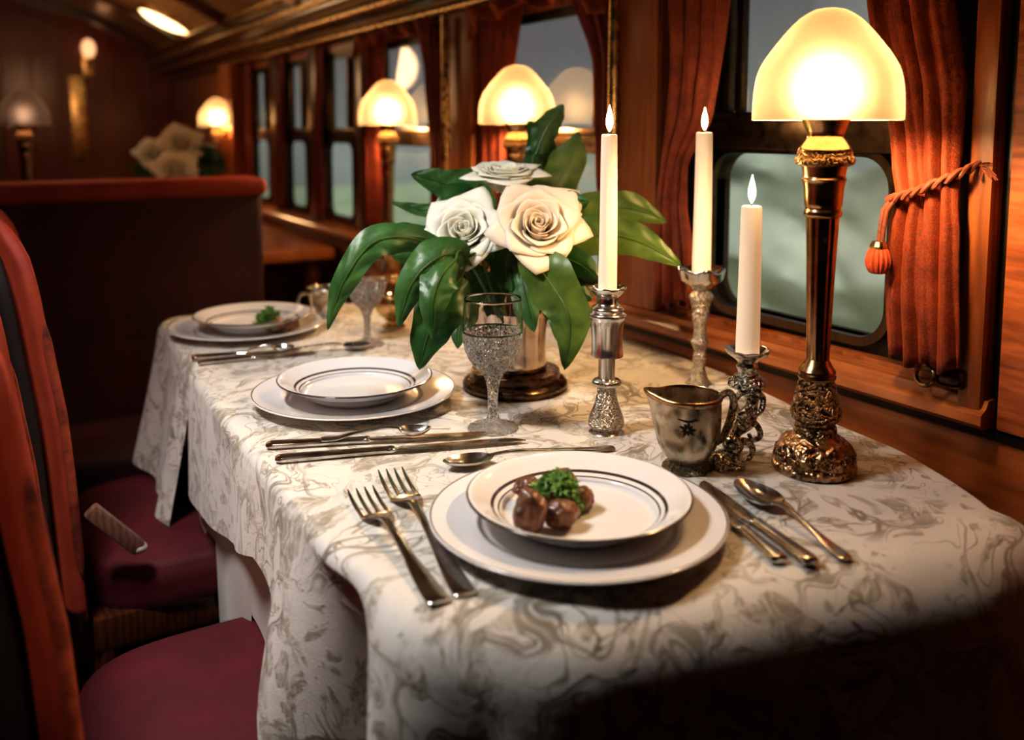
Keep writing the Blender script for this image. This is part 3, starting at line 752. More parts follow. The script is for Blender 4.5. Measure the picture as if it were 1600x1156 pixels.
def place(root, tail, tip, roll=0):
    dx, dy = tip[0]-tail[0], tip[1]-tail[1]; root.location = (tail[0], tail[1], tail[2] if len(tail) > 2 else TZ+.0005)
    root.rotation_euler = (0, 0, math.atan2(dy, dx)-PI/2); return math.hypot(dx, dy)
def fork(tail, tip, label, grp=None):
    t = thing('fork', label, 'fork', group=grp); L = place(t, tail, tip); k = L/.20
    obj('handle', strip([(0, .006, .0016, .0022), (.003, .0085, .002, .0024), (.03, .0075, .002, .003), (.07, .0045, .002, .006), (.11, .0032, .0022, .0105), (.128, .0042, .0018, .0105), (.138, .009, .0014, .007), (.146, .0125, .0012, .0042), (.152, .0132, .0011, .0034)]), M['cutlery'], t)
    m = MB()
    for j in range(4):
        x = -.0111+.0074*j; xb = x*.98
        m.add(strip([(.149, .0034, .0011, .0036, xb), (.155, .0021, .0011, .003, x), (.175, .0018, .0010, .0034, x), (.190, .0014, .0009, .0062, x), (.1995, .0006, .0006, .009, x)], 8))
    o = obj('tines', m.get(), M['cutlery'], t)
    for c in t.children: c.scale = (1.22, k, 1)
    return t
def knife(tail, tip, label, grp=None, flip=1):
    t = thing('knife', label, 'knife', group=grp); L = place(t, tail, tip); k = L/.23
    obj('handle', strip([(0, .005, .002, .0045), (.003, .0082, .0036, .0045), (.012, .0090, .0042, .0045), (.06, .0075, .0038, .0045), (.098, .0068, .0036, .0045), (.102, .0078, .004, .0045), (.106, .0062, .003, .0045)]), M['cutlery'], t)
    obj('blade', strip([(.104, .0055, .0022, .0042), (.112, .0075, .0012, .0042), (.15, .0092, .0009, .0042), (.20, .0092, .0008, .004), (.219, .0068, .0008, .004, .0018*flip), (.229, .0015, .0006, .004, .0058*flip)]), M['silver'], t)
    for c in t.children: c.scale = (1, k, 1)
    return t
def spoon(tail, tip, label, grp=None, bw=.0195, bl=.062, mat='cutlery'):
    t = thing('spoon', label, 'spoon', group=grp); L = place(t, tail, tip); hl = L-bl
    obj('handle', strip([(0, .0045, .0015, .0022), (.004, .0075, .0019, .0024), (.02, .0072, .0018, .003), (hl*.4, .004, .0018, .007), (hl*.8, .0026, .002, .013), (hl*.97, .003, .0018, .0125), (hl+.004, .006, .001, .0112)]), M[mat], t)
    obj('bowl', spoon_bowl(bl, bw, .0095, hl, .0112), M[mat], t)
    return t
fork((.312, .640), (.338, .884), 'left of the two silver forks beside the near charger', 'dinner forks')
fork((.336, .640), (.387, .918), 'right of the two silver forks, nearest to the near charger', 'dinner forks')
knife((.626, .528), (.668, .722), 'silver dinner knife lying right of the near charger beside the spoon')
knife((.604, .545), (.648, .690, ), 'small dark knife tucked against the rim of the near charger')
spoon((.662, .520), (.697, .692), 'silver tablespoon with warm glint right of the near plate', None, .0195, .072)
spoon((.655, .858), (.445, .902), 'silver dessert spoon lying behind the near plate, towards the goblet', None, .017, .060)
knife((.288, 1.026), (.577, .936), 'front knife of the pair below the middle plate, tip by the goblet')
knife((.292, 1.078), (.545, .978), 'back knife of the pair below the middle plate, nearest its charger', flip=-1)
spoon((.352, 1.052, TZ+.007), (.478, 1.000), 'small silver spoon lying across the two middle knives', None, .012, .042)
knife((.305, 1.528), (.500, 1.500), 'front knife in the far place setting')
knife((.303, 1.568), (.480, 1.530), 'back knife in the far place setting beside the charger')
spoon((.370, 1.545, TZ+.007), (.462, 1.505), 'small spoon lying over the far knives', None, .012, .040)
spoon((.420, 1.548), (.592, 1.480), 'round bowled spoon at the far setting below the stemmed glass', None, .020, .052)

# ------------------------------------------------------------------ glasses
def goblet(loc, label, s=1.0, cut=True):
    t = thing('goblet', label, 'glass', loc); t.scale = (s,)*3
    obj('foot', lathe(smooth_prof([(.0005, 0), (.030, 0), (.0325, .0015), (.031, .0032), (.020, .0065), (.010, .012), (.0075, .020)], 4)+[(.0005, .020)], 56, lambda p, r, a, z: Vector((p.x, p.y, p.z+(.0007*math.cos(a*14)*(r/.03) if z > .002 else 0))), cap=False), M['cut'], t, sharp=0)
    obj('stem', lathe(smooth_prof([(.0072, .0195), (.0066, .035), (.0072, .050), (.0100, .064), (.0150, .074)], 5)+[(.0005, .0742)], 10, cap=True), M['cut'], t, sharp=20)
    out = smooth_prof([(.0145, .0735), (.0250, .084), (.0340, .100), (.0382, .118), (.0392, .132), (.0384, .152), (.0370, .172)], 5)
    inn = [(.0356, .172)]+smooth_prof([(.0358, .165), (.0372, .145), (.0378, .130), (.0362, .114), (.031, .099), (.022, .087), (.010, .082), (.0005, .081)], 3)
    def ct(p, r, a, z):
        k = max(0, min(1, (.128-z)/.01))*max(0, min(1, (z-.074)/.01)); w_ = 1+.018*k*math.cos(a*16)+.012*k*math.cos(a*9+z*600)
        return Vector((p.x*w_, p.y*w_, p.z))
    oc = [q for q in out if q[1] <= .129]; up = [q for q in out if q[1] > .127]
    v = lathe([(.0005, .0735)]+oc+[(r-.0026, z) for r, z in oc[::-1] if z > .083]+[(.0005, .083)], 112, ct, cap=False)
    obj('cut_bowl', v, M['cut'], t, sharp=0)
    v = lathe(up+[(.0366, .1732)]+[(r-.0014, z) for r, z in up[::-1]]+[up[0]], 64, cap=False)
    obj('rim_wall', v, M['crystal'], t, sharp=0)
    return t
goblet((.568, 1.003, TZ), 'cut crystal goblet in front of the flower vase')
goblet((.600, 1.520, TZ), 'blurred stemmed crystal glass beyond the middle plate', .92)
# far silver cup and gold rimmed sugar bowl
cupf = thing('teacup', 'blurred white cup with loop handle at the far end of the table', 'cup', (.625, 1.80, TZ))
obj('bowl', lathe(smooth_prof([(.018, 0), (.022, .004), (.036, .03), (.042, .058), (.0395, .058), (.034, .03), (.018, .008), (.0005, .007)], 3), 40), M['silver'], cupf, sharp=0)
obj('handle', tube(smooth_prof([(-.038, 0, .050), (-.056, 0, .052), (-.064, 0, .036), (-.054, 0, .018), (-.036, 0, .020)], 4), .0035, 8), M['silver'], cupf)
sb = thing('sugar_bowl', 'small gilt sugar bowl behind the blurred stemmed glass', 'bowl', (.70, 1.63, TZ))
obj('bowl', lathe(smooth_prof([(.020, 0), (.024, .003), (.014, .012), (.034, .032), (.038, .052), (.034, .066), (.032, .066), (.036, .05), (.03, .034), (.0005, .026)], 3), 40), M['gold'], sb, sharp=0)
obj('lid', lathe(smooth_prof([(.036, .066), (.030, .078), (.012, .090), (.006, .094), (.009, .102), (.0005, .107)], 3), 40), M['gold'], sb, sharp=0)

# ------------------------------------------------------------------ candlesticks, candles, creamer
def candle(base, h, r, label):
    t = thing('candle', label, 'candle', base)
    def md(p, r_, a, z): return Vector((p.x*(1+.015*math.sin(a*3+z*30)), p.y*(1+.015*math.sin(a*3+z*30)), p.z))
    obj('wax', lathe([(r*1.0, 0), (r*1.0, .02), (r*.94, h*.5), (r*.86, h-.004), (r*.83, h-.001), (r*.70, h), (r*.35, h-.002), (.0005, h-.0025)], 32, md), M['wax'], t, sharp=50)
    wk = obj('wick', tube([(0, 0, h-.003), (.0003, 0, h+.006), (.001, 0, h+.010)], .0007, 6), M['wick'], t)
    fl = obj('flame', lathe(smooth_prof([(.0008, .003), (.0035, .009), (.0046, .015), (.0036, .023), (.0016, .031), (.0003, .036)], 4), 20), M['flame'], wk, sharp=0); fl.location = (0, 0, h)
    ld = bpy.data.lights.new('candle_glow', 'POINT'); ld.energy = .22; ld.color = (1, .66, .34); ld.shadow_soft_size = .006
    lo = bpy.data.objects.new('candle_glow', ld); C.objects.link(lo); lo.location = Vector(base)+Vector((0, 0, h+.042))
    return t
def px_prof(rows, X, Y, d, base=0.0):
    return [(r*d/F, zat(X, Y, y)-TZ+base) for y, r in rows]
# left silver candlestick
c1 = (.688, .918); D1 = 1.16
t = thing('candlestick', 'baluster silver candlestick holding the left candle, by the goblet', 'candlestick', (c1[0], c1[1], TZ))
P = lambda rows: smooth_prof(px_prof(rows, c1[0], c1[1], D1), 3)
obj('foot', lathe([(.0005, 0), (.023, 0)]+P([(682, 28), (676, 29), (672, 26), (668, 20)]), 40, cap=False), M['silver'], t, sharp=50)
obj('baluster', lathe(P([(669, 20), (664, 28), (655, 28), (645, 25), (630, 19), (612, 15), (602, 15)]), 40), M['silver_chased'], t, sharp=50)
obj('bead_ring', lathe(P([(604, 14), (601, 21), (597, 22), (593, 20), (590, 13)]), 48, lambda p, r, a, z: Vector((p.x*(1+.05*math.cos(a*24)), p.y*(1+.05*math.cos(a*24)), p.z))), M['silver'], t, sharp=50)
obj('stem', lathe(P([(592, 13), (570, 13), (553, 13)]), 24), M['silver'], t, sharp=50)
obj('cup', lathe(P([(554, 12), (556, 24), (552, 25), (540, 24), (515, 25), (500, 27), (493, 30), (489, 29), (486, 25), (482, 26), (478, 23), (474, 17), (462, 17)]), 40), M['silver'], t, sharp=35)
obj('drip_pan', lathe(P([(464, 17), (458, 24), (452, 29), (449, 30), (448, 28), (455, 20), (457, 14)])+[(.0005, zat(c1[0], c1[1], 457)-TZ)], 48, lambda p, r, a, z: Vector((p.x, p.y, p.z+(.0006*math.cos(a*8) if r > .02 else 0)))), M['silver'], t, sharp=50)
zb = zat(c1[0], c1[1], 456); candle((c1[0], c1[1], zb+.0005), zat(c1[0], c1[1], 210)-zb, .0118, 'tall white lit candle on the left, behind the goblet')
# back slender candlestick
c2 = (.940, 1.020); D2 = 1.39
t = thing('candlestick', 'slender silver candlestick behind the creamer, nearest the window', 'candlestick', (c2[0], c2[1], TZ))
P = lambda rows: smooth_prof(px_prof(rows, c2[0], c2[1], D2), 3)
obj('foot', lathe([(.0005, 0), (.020, 0)]+P([(604, 20), (600, 19), (592, 14), (580, 10), (570, 8)]), 32, lambda p, r, a, z: Vector((p.x*(1+.16*math.cos(a*3)), p.y*(1+.16*math.cos(a*3)), p.z)), cap=False), M['silver_chased'], t, sharp=50)
obj('stem', lathe(P([(572, 8), (560, 11), (548, 9), (540, 12), (533, 14), (527, 11), (510, 10), (498, 13), (480, 14), (470, 17), (462, 19), (455, 14), (452, 12)]), 32), M['silver_chased'], t, sharp=50)
obj('cup', lathe(P([(454, 12), (446, 20), (438, 31), (430, 34), (421, 36), (419, 33), (428, 22), (430, 16)])+[(.0005, zat(c2[0], c2[1], 430)-TZ)], 48, lambda p, r, a, z: Vector((p.x*(1+.04*math.cos(a*6)), p.y*(1+.04*math.cos(a*6)), p.z+(.0025*math.cos(a*6) if r > .028 else 0)))), M['silver'], t, sharp=50)
zb = zat(c2[0], c2[1], 428); candle((c2[0], c2[1], zb+.0005), zat(c2[0], c2[1], 207)-zb, .0142, 'tall white lit candle in the slender holder before the left curtain')
# scroll candlestick at the creamer
c3 = (.7545, .776); D3 = 1.07
cpos = at(1168, 555, D3)
t = thing('candlestick', 'scrolled silver chamberstick right of the creamer, with curling stem', 'candlestick', (cpos.x, cpos.y, TZ))
zc = lambda y: zat(cpos.x, cpos.y, y)-TZ
P = lambda rows: smooth_prof([(r*D3/F, zc(y)) for y, r in rows], 3)
obj('drip_pan', lathe(P([(566, 14), (560, 20), (553, 30), (547, 34), (545, 33), (554, 20), (558, 15)])+[(.0005, zc(558))], 48, lambda p, r, a, z: Vector((p.x, p.y, p.z+(.0005*math.cos(a*9) if r > .02 else 0)))), M['silver'], t, sharp=50)
obj('neck', lathe(P([(586, 15), (580, 14), (572, 17), (566, 15), (562, 13)]), 36), M['silver'], t, sharp=50)
obj('dome', lathe(P([(606, 16), (604, 26), (600, 29), (594, 27), (587, 20), (582, 15)]), 44, lambda p, r, a, z: Vector((p.x*(1+.03*math.cos(a*22)), p.y*(1+.03*math.cos(a*22)), p.z))), M['silver_rib'], t, sharp=50)
def scr(L): return [at(x, y, D3+dd)-Vector((cpos.x, cpos.y, TZ)) for x, y, dd in L]
m = MB(); m.add(tube(smooth_prof([tuple(p) for p in scr([(1168, 600, 0), (1175, 618, 0), (1172, 642, -.004), (1158, 664, -.01), (1146, 682, -.014), (1146, 700, -.018), (1146, 716, -.02), (1136, 729, -.02)])], 5), [(.0125+.0035*math.sin(i*.6))*(1 if i > 3 else 1.1) for i in range(36)], 14, .8))
for L_, r_ in (([(1158, 655, -.02), (1180, 662, -.012), (1188, 680, -.01), (1176, 688, -.012), (1170, 678, -.014)], .0045), ([(1145, 690, -.03), (1166, 690, -.02), (1176, 702, -.015), (1166, 720, -.02), (1150, 722, -.03)], .005), ([(1180, 610, -.01), (1192, 622, -.01), (1190, 640, -.01), (1180, 650, -.012)], .0045), ([(1160, 612, -.012), (1148, 626, -.012), (1156, 644, -.015), (1166, 640, -.018)], .004)):
    Q = smooth_prof([tuple(p) for p in scr(L_)], 5); m.add(tube(Q, [r_*(1-.5*i/len(Q)) for i in range(len(Q))], 10))
obj('scroll_stem', m.get(), M['silver_rib'], t, sharp=0)
fb = scr([(1133, 731, -.015)])[0]
obj('scroll_foot', ([p+Vector((fb.x, fb.y, 0)) for p in lathe(smooth_prof([(.0005, 0), (.019, 0), (.0205, .004), (.017, .010), (.012, .016), (.0005, .019)], 3), 32, lambda p, r, a, z: Vector((p.x*(1+.12*math.cos(a*5)), p.y*(1+.12*math.cos(a*5)), p.z)), cap=False)[0]], lathe(smooth_prof([(.0005, 0), (.019, 0), (.0205, .004), (.017, .010), (.012, .016), (.0005, .019)], 3), 32, cap=False)[1]), M['silver_rib'], t, sharp=0)
zb = zat(cpos.x, cpos.y, 556); candle((cpos.x, cpos.y, zb+.0005), zat(cpos.x, cpos.y, 322)-zb, .0138, 'shorter white lit candle on the scrolled holder beside the lamp')
# creamer
cj = (.690, .766); DJ = 1.04
t = thing('creamer', 'worn silver creamer jug with engraved emblem in front of the scrolled holder', 'jug', (cj[0], cj[1], TZ))
zj = lambda y: zat(cj[0], cj[1], y)-TZ
ang0 = math.atan2(FX, -FY)+0.0     # direction pointing to image left
left = Vector((-FY, FX, 0))
def spout(p, r, a, z):
    dirv = Vector((math.cos(a), math.sin(a), 0)); k = max(0, dirv.dot(left)); zz = max(0, (z-zj(690))/(zj(618)-zj(690)))
    fl = 1+.02*math.cos(a*8)*(1-zz)
    q = Vector((p.x*fl, p.y*fl, p.z))+left*(k**10*.012*zz**2)
    q.z += k**8*.006*zz**3; return q
body = smooth_prof([(.013, zj(732)), (.018, zj(722)), (.029, zj(704)), (.0355, zj(680)), (.0375, zj(650)), (.0372, zj(618))], 4)
inn = [(.0355, zj(616.5)), (.0345, zj(622)), (.034, zj(650)), (.031, zj(684)), (.020, zj(706)), (.0005, zj(709))]
obj('body', lathe(body+inn, 64, spout), M['jug'], t, sharp=40)
obj('rim', lathe(smooth_prof([(.0373, zj(624)), (.0390, zj(620)), (.0385, zj(616)), (.0360, zj(615)), (.0352, zj(618))], 3), 64, spout, cap=False), M['brass'], t, sharp=40)
obj('foot', lathe(smooth_prof([(.0005, 0), (.025, 0), (.027, .003), (.024, .008), (.015, .013), (.012, zj(733)+.002)], 3), 48, lambda p, r, a, z: Vector((p.x*(1+.05*math.cos(a*8)), p.y*(1+.05*math.cos(a*8)), p.z)), cap=False), M['jugd'], t, sharp=40)
rt = -left
hp = smooth_prof([(.036, .085), (.046, .090), (.052, .080), (.049, .060), (.044, .045), (.040, .036), (.031, .030)], 5)
obj('handle', tube([rt*x+Vector((0, 0, z)) for x, z in hp], [.0048-.0015*abs(i/len(hp)-.5) for i in range(len(hp))], 10), M['jugd'], t, sharp=0)
tocam = Vector((-cj[0], -cj[1], 0)).normalized()
em = MB(); rr = random.Random(4)                                       # engraved rosette emblem standing slightly proud of the belly
side = Vector((-tocam.y, tocam.x, 0))
for k in range(9):
    a = 2*PI*k/9; L_ = .008 if k % 2 else .011
    Q = [tocam*(.0376+.0004)+side*(math.cos(a)*L_*q)*.9+Vector((0, 0, zj(655)+math.sin(a)*L_*q*.9)) for q in (.15, .45, .75, 1.0)]
    Q = [p-tocam*(p.dot(side)**2/.07) for p in Q]
    em.add(tube(Q, [.0009, .0019, .0013, .0004], 6))
em.add(tube([tocam*.0372+side*.012+Vector((0, 0, zj(640))), tocam*.0382+Vector((0, 0, zj(643))), tocam*.0372-side*.011+Vector((0, 0, zj(640)))], [.0005, .0014, .0005], 6))
obj('emblem', em.get(), M['black'], t)

# ------------------------------------------------------------------ table lamps
def lamp(loc, label, lit=True, glow='bulb', group='table lamps'):
    t = thing('table_lamp', label, 'lamp', loc, group=group)
    k = 1.0/F*1.04
    ly = lambda y: zat(.814, .690, y)-TZ
    P = lambda rows: smooth_prof([(r*k, ly(y)) for y, r in rows], 3)
    lb = obj('base', lathe([(.0005, 0), (.044, 0)]+smooth_prof([(.0465, .003), (.0470, .009), (.0440, .013), (.0425, .024), (.0365, .035), (.0255, .042), (.0215, .052), (.0205, .060)], 4), 72, lambda p, r, a, z: Vector((p.x*(1+(.035*math.cos(a*7)+.015*math.cos(a*14)) * (1 if .012 < z < .038 else 0)), p.y*(1+(.035*math.cos(a*7)+.015*math.cos(a*14)) * (1 if .012 < z < .038 else 0)), p.z))), M['brassf'], t, sharp=60)
    m = MB()
    for j in range(7):                                                # scrolled acanthus lumps round the foot
        a = 2*PI*(j+.5)/7
        c = Vector((.0395*math.cos(a), .0395*math.sin(a), .022)); tv = Vector((-math.sin(a), math.cos(a), 0)); nv = Vector((math.cos(a), math.sin(a), .35)).normalized(); uv = tv.cross(nv)
        for s in (-1, 1):
            Q = [c+nv*.002+tv*s*(.007+.0068*math.cos(q)*(1-q/9))+uv*(.0072*math.sin(q)*(1-q/9)) for q in [i*.5 for i in range(12)]]
            m.add(tube(Q, [.0024-.0001*i for i in range(12)], 8))
    obj('scrollwork', m.get(), M['brassr'], lb, sharp=0)
    obj('collar', lathe(P([(683, 28), (680, 32), (674, 33), (664, 32), (660, 28), (657, 24)]), 48), M['brassr'], t, sharp=35)
    obj('urn', lathe(P([(658, 24), (655, 33), (650, 38), (642, 39), (634, 37), (628, 35), (610, 31), (594, 27), (590, 26)]), 56), M['brassr'], t, sharp=35)
    obj('neck_rings', lathe(P([(592, 26), (588, 29), (584, 28), (580, 28), (577, 27), (573, 24), (566, 20), (560, 17)]), 48), M['brass'], t, sharp=30)
    fl = lambda p, r, a, z: Vector((p.x*(1+.03*math.cos(a*12)), p.y*(1+.03*math.cos(a*12)), p.z))
    obj('column', lathe(P([(563, 17), (520, 18), (450, 20), (390, 22), (338, 24)]), 96, fl), M['brass'], t, sharp=60)
    obj('capital', lathe(P([(340, 24), (336, 28), (330, 28), (325, 26), (318, 28), (300, 29), (285, 31), (280, 33), (275, 31), (262, 33), (258, 34)]), 56), M['brass'], t, sharp=30)
    obj('bead_ring', lathe(P([(260, 33), (257, 41), (252, 44), (246, 43), (242, 40), (238, 40), (236, 38)]), 64, lambda p, r, a, z: Vector((p.x*(1+.015*math.cos(a*30)), p.y*(1+.015*math.cos(a*30)), p.z))), M['brassr'], t, sharp=35)
    obj('socket', lathe(P([(238, 40), (232, 39), (224, 33), (215, 27), (208, 27), (196, 32), (183, 37), (181, 36)])+[(.0005, ly(182))], 56), M['brass'], t, sharp=30)
    obj('bulb', lathe(smooth_prof([(.008, ly(182)), (.010, ly(170)), (.019, ly(150)), (.019, ly(130)), (.010, ly(112)), (.0005, ly(108))], 4), 24), M[glow], t, sharp=0)
    so = P([(188, 109), (178, 109), (150, 108), (125, 105), (105, 99), (85, 88), (60, 70), (40, 54), (25, 38), (15, 20), (12, 1)])
    v = lathe(so, 72, lambda p, r, a, z: Vector((p.x*(1+.005*math.cos(a*12)), p.y*(1+.005*math.cos(a*12)), p.z)), cap=False)
    obj('lamp_shade', v, M['shade'] if lit else M['shaded'], t, sharp=60)
    return t
lamp((.814, .690, TZ), 'tall antique brass lamp with glowing dome shade on the near table')
lamp((.985, 1.635, TZ), 'lit brass lamp whose shade glows directly behind the white roses')
lamp((.992, 2.335, TZ), 'lit brass lamp left of the roses, before the third window')
lamp((.945, 4.13, TZ), 'small lit lamp in the far background by the orange pillar')
lamp((.160, 3.44, TZ), 'dim pale pinkish lamp behind the banquette at the far left', False, 'bulb_dim')
st_ = thing('side_table', 'small round wooden stand carrying the lamp before the third window', 'table', (.975, 2.335, 0))
obj('top', lathe(smooth_prof([(.0005, .715), (.068, .715), (.072, .722), (.072, .735), (.068, TZ-.0005), (.0005, TZ-.0005)], 2), 40, cap=False), M['woodv'], st_)
obj('pedestal', lathe([(.055, 0), (.05, .02), (.02, .05), (.018, .4), (.025, .68), (.05, .716)], 20), M['woodd'], st_)

# ------------------------------------------------------------------ flowers
vc = (.690, 1.150)
v_ = thing('vase', 'mirror silver flower vase on a dark stand behind the goblet', 'vase', (vc[0], vc[1], TZ))
zv = lambda y: zat(vc[0], vc[1], y)-TZ
obj('stand', lathe(smooth_prof([(.0005, 0), (.072, 0), (.078, .004), (.079, .010), (.074, .016), (.068, .019), (.067, .025), (.060, .030), (.0005, .031)], 3), 64, cap=False), M['tray'], v_, sharp=30)
vp = smooth_prof([(.044, .031), (.047, .036), (.046, .06), (.047, .09), (.051, .118), (.053, .120)], 3)
obj('cylinder', lathe([(.0005, .031)]+vp+[(.049, .121), (.044, .09), (.043, .04), (.0005, .036)], 56, cap=False), M['vase'], v_, sharp=40)
VT = Vector((vc[0], vc[1], TZ+.118))
def rose_bloom(seed, open_=1.0):
    r = random.Random(seed); m = MB()
    layers = [(3, .005, .006, .034, .0), (4, .010, .008, .036, .1), (4, .017, .010, .037, .25), (5, .025, .012, .037, .5), (5, .034, .014, .036, .8), (5, .043, .015, .034, 1.0)]
    a0 = 0
    for li, (cnt, rt_, rb, h, curl) in enumerate(layers):
        a0 += .7
        for k in range(cnt):
            th = a0+2*PI*k/cnt+r.uniform(-.12, .12); wd = 2*PI/cnt*(.80 if li > 1 else .95); hh = h*r.uniform(.93, 1.06); rtt = rt_*r.uniform(.93, 1.08)*(open_ if li > 2 else 1); tw = r.uniform(-.15, .15)
            def fn(u, v, th=th, wd=wd, hh=hh, rtt=rtt, tw=tw, rb=rb, curl=curl, k=k):
                s = 2*u-1; edge = 1-.20*abs(s)**2.5+.13*max(0, 1-abs(s)*1.7)**1.3*curl+.03*math.sin(s*5+k*2.1+li)
                vv = v*edge; a = th+s*wd*(.55+.45*math.sin(min(1, v*1.3)*PI/2))
                rad = rb+(rtt-rb)*math.sin(min(1, vv)*PI/2)**.9
                rad += .0016*s*(1 if True else 0)*(1+li*.3)
                z = hh*vv
                e = max(0, (vv-.66)/.34); rad += curl*(.010*e*e+.0045*e*abs(s)**2+.006*e*max(0, 1-abs(s)*2)); z -= curl*.012*e*e*(.6+.4*abs(s))
                return Vector((rad*math.cos(a+tw*v), rad*math.sin(a+tw*v), z))
            m.add(grid(fn, 12, 10))
    return m.get()
BL = [rose_bloom(s, o) for s, o in ((1, 1.0), (2, 1.02), (5, .92))]
SEP = None
def rose(c, axis, bloom, mat, label, stem_to=None, scale=1.0, group=None):
    axis = Vector(axis).normalized(); t = thing('rose', label, 'flower', c, group=group)
    q = Vector((0, 0, 1)).rotation_difference(axis).to_matrix().to_4x4() @ Matrix.Scale(scale, 4)
    o = obj('bloom', xf(BL[bloom], q), M[mat], t, sharp=0)
    md = o.modifiers.new('t', 'SOLIDIFY'); md.thickness = .0009
    m = MB()
    for k in range(5):
        a = 2*PI*k/5
        m.add(xf(grid(lambda u, v, a=a: ((.006+.014*v)*math.cos(a+(u-.5)*.7*(1-v)), (.006+.014*v)*math.sin(a+(u-.5)*.7*(1-v)), -.004+.010*v-.012*v*v), 4, 6), q))
    m.add(xf(lathe(smooth_prof([(.002, -.012), (.007, -.006), (.013, .000), (.016, .006)], 3), 16), q))
    obj('sepals', m.get(), M['leaf'], t, sharp=0)
    if stem_to is not None:
        e = Vector(stem_to)-Vector(c); s = -axis*.010*scale
        P_ = smooth_prof([tuple(s), tuple(s*2.6), tuple(s*2.2*.5+e*.5), tuple(e)], 6)
        obj('stem', tube(P_, .0026, 8), M['stem'], t)
    return t
def toward(p, up, mixv=1.0):
    d_ = (Vector((0, 0, H))-p); d_.z = 0; d_.normalize(); return d_*mixv+Vector((0, 0, up))
STEMS = [VT+Vector((-.01, .0, -.05)), VT+Vector((.012, -.008, -.05)), VT+Vector((.0, .014, -.05))]
pL = at(726, 362, 1.30); aL = toward(pL, .75)+Vector((-.25, .1, 0)); pL -= aL.normalized()*.018
pR = at(840, 355, 1.28); aR = toward(pR, .62)+Vector((.12, -.05, 0)); pR -= aR.normalized()*.016
pT = at(790, 296, 1.36); aT = Vector((-.12, -.18, 1))
rose(pL, aL, 0, 'petal', 'open white rose at the left of the bouquet', STEMS[0], 1.02)
rose(pR, aR, 1, 'petalw', 'open cream rose at the right of the bouquet, lit warm', STEMS[1], 1.10)
rose(pT, aT, 2, 'petal', 'white rose seen from the side at the top of the bouquet', STEMS[2], 1.06)

def leaf(pts, hw, mat, label, depth=1.3, curl=.25, wav=.12, stalk=None, group=None, tw=0.0, name='leaf', lobes=0, face=None):
    """pts: midrib points (photo x, y, depth)."""
    P3 = [at(x, y, dd) for x, y, dd in pts]; O = P3[0].copy()
    Q = [Vector(q) for q in smooth_prof([tuple(p) for p in P3], 7)]; n_ = len(Q)
    t = thing(name, label, 'leaf', O, group=group)
    v = []; f = []; W = 10
    for i, q in enumerate(Q):
        s = i/(n_-1)
        tg = (Q[min(i+1, n_-1)]-Q[max(i-1, 0)]).normalized()
        view = (Vector((0, 0, H))-q).normalized() if face is None else Vector(face)
        sd = tg.cross(view).normalized(); ang = tw+.5*math.sin(s*3)*.3
        sd = (Matrix.Rotation(ang, 3, tg) @ sd); nn = sd.cross(tg).normalized()
        w_ = hw*(math.sin(PI*min(1, s*.97+.03)**.72)**.85)
        if lobes: w_ *= 1+.22*abs(math.sin(s*PI*lobes))-.1
        for j in range(W+1):
            u = 2*j/W-1
            off = sd*(u*w_*(1+.07*math.sin(s*17+(1 if u > 0 else 2.5))))+nn*(-curl*abs(u)**1.6*w_+wav*w_*math.sin(s*9+u*2.2)*abs(u)+.0016*math.cos(abs(u)*6+s*34)*min(1, abs(u)*3))
            if abs(u) < .12: off -= nn*.0015
            v.append(q+off-O)
    for i in range(n_-1):
        for j in range(W): a = i*(W+1)+j; f.append((a, a+1, a+W+2, a+W+1))
    b = obj('blade', (v, f), M[mat], t, sharp=0)
    rib = obj('midrib', tube([q-O for q in Q], [.0016*(1-.75*i/n_) for i in range(n_)], 6), M['stem'], t)
    e = VT+Vector(stalk if stalk else (0, 0, -.03))-O
    tg0 = (Q[1]-Q[0]).normalized()
    obj('stalk', tube(smooth_prof([(0, 0, 0), tuple(-tg0*.02), tuple(e*.55-tg0*.01), tuple(e)], 6), .0019, 6), M['stem'], t)
    return t
px = 1.33/F
leaf([(815, 345, 1.40), (862, 300, 1.42), (890, 250, 1.43), (905, 205, 1.44)], 38*px, 'leafy', 'broad olive leaf rising behind the top rose toward the window', stalk=(.01, .01, -.03), lobes=2)
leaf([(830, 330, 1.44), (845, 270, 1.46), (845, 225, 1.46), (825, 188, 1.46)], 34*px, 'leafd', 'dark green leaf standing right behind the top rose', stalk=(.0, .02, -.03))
leaf([(838, 240, 1.45), (852, 205, 1.45), (868, 182, 1.45), (880, 163, 1.45)], 22*px, 'leaf', 'small rounded leaf at the very top overlapping the lit shade', stalk=(.0, .02, -.03))
leaf([(850, 380, 1.40), (920, 335, 1.40), (985, 325, 1.40), (1042, 348, 1.40)], 34*px, 'leafy', 'long olive leaf reaching right behind the left candle', stalk=(.02, .01, -.03), curl=.1)
leaf([(870, 395, 1.38), (935, 368, 1.36), (1000, 378, 1.35), (1066, 416, 1.34)], 34*px, 'leafy', 'pointed leaf stretching right to the slender candlestick', stalk=(.02, .0, -.03), curl=.1)
leaf([(820, 395, 1.27), (858, 440, 1.24), (890, 500, 1.23), (882, 578, 1.23)], 40*px, 'leafy', 'large olive leaf hanging down right of the goblet', stalk=(.02, -.02, -.02), curl=.15, tw=.2)
leaf([(770, 330, 1.40), (725, 300, 1.40), (690, 285, 1.40), (642, 272, 1.40)], 34*px, 'leaf', 'broad green leaf left of the top rose', stalk=(-.02, .01, -.03), curl=.1, lobes=1.5)
leaf([(735, 345, 1.38), (690, 332, 1.38), (650, 326, 1.38), (610, 316, 1.38)], 13*px, 'leaf', 'narrow green leaf pointing left above the left rose', stalk=(-.02, .01, -.03))
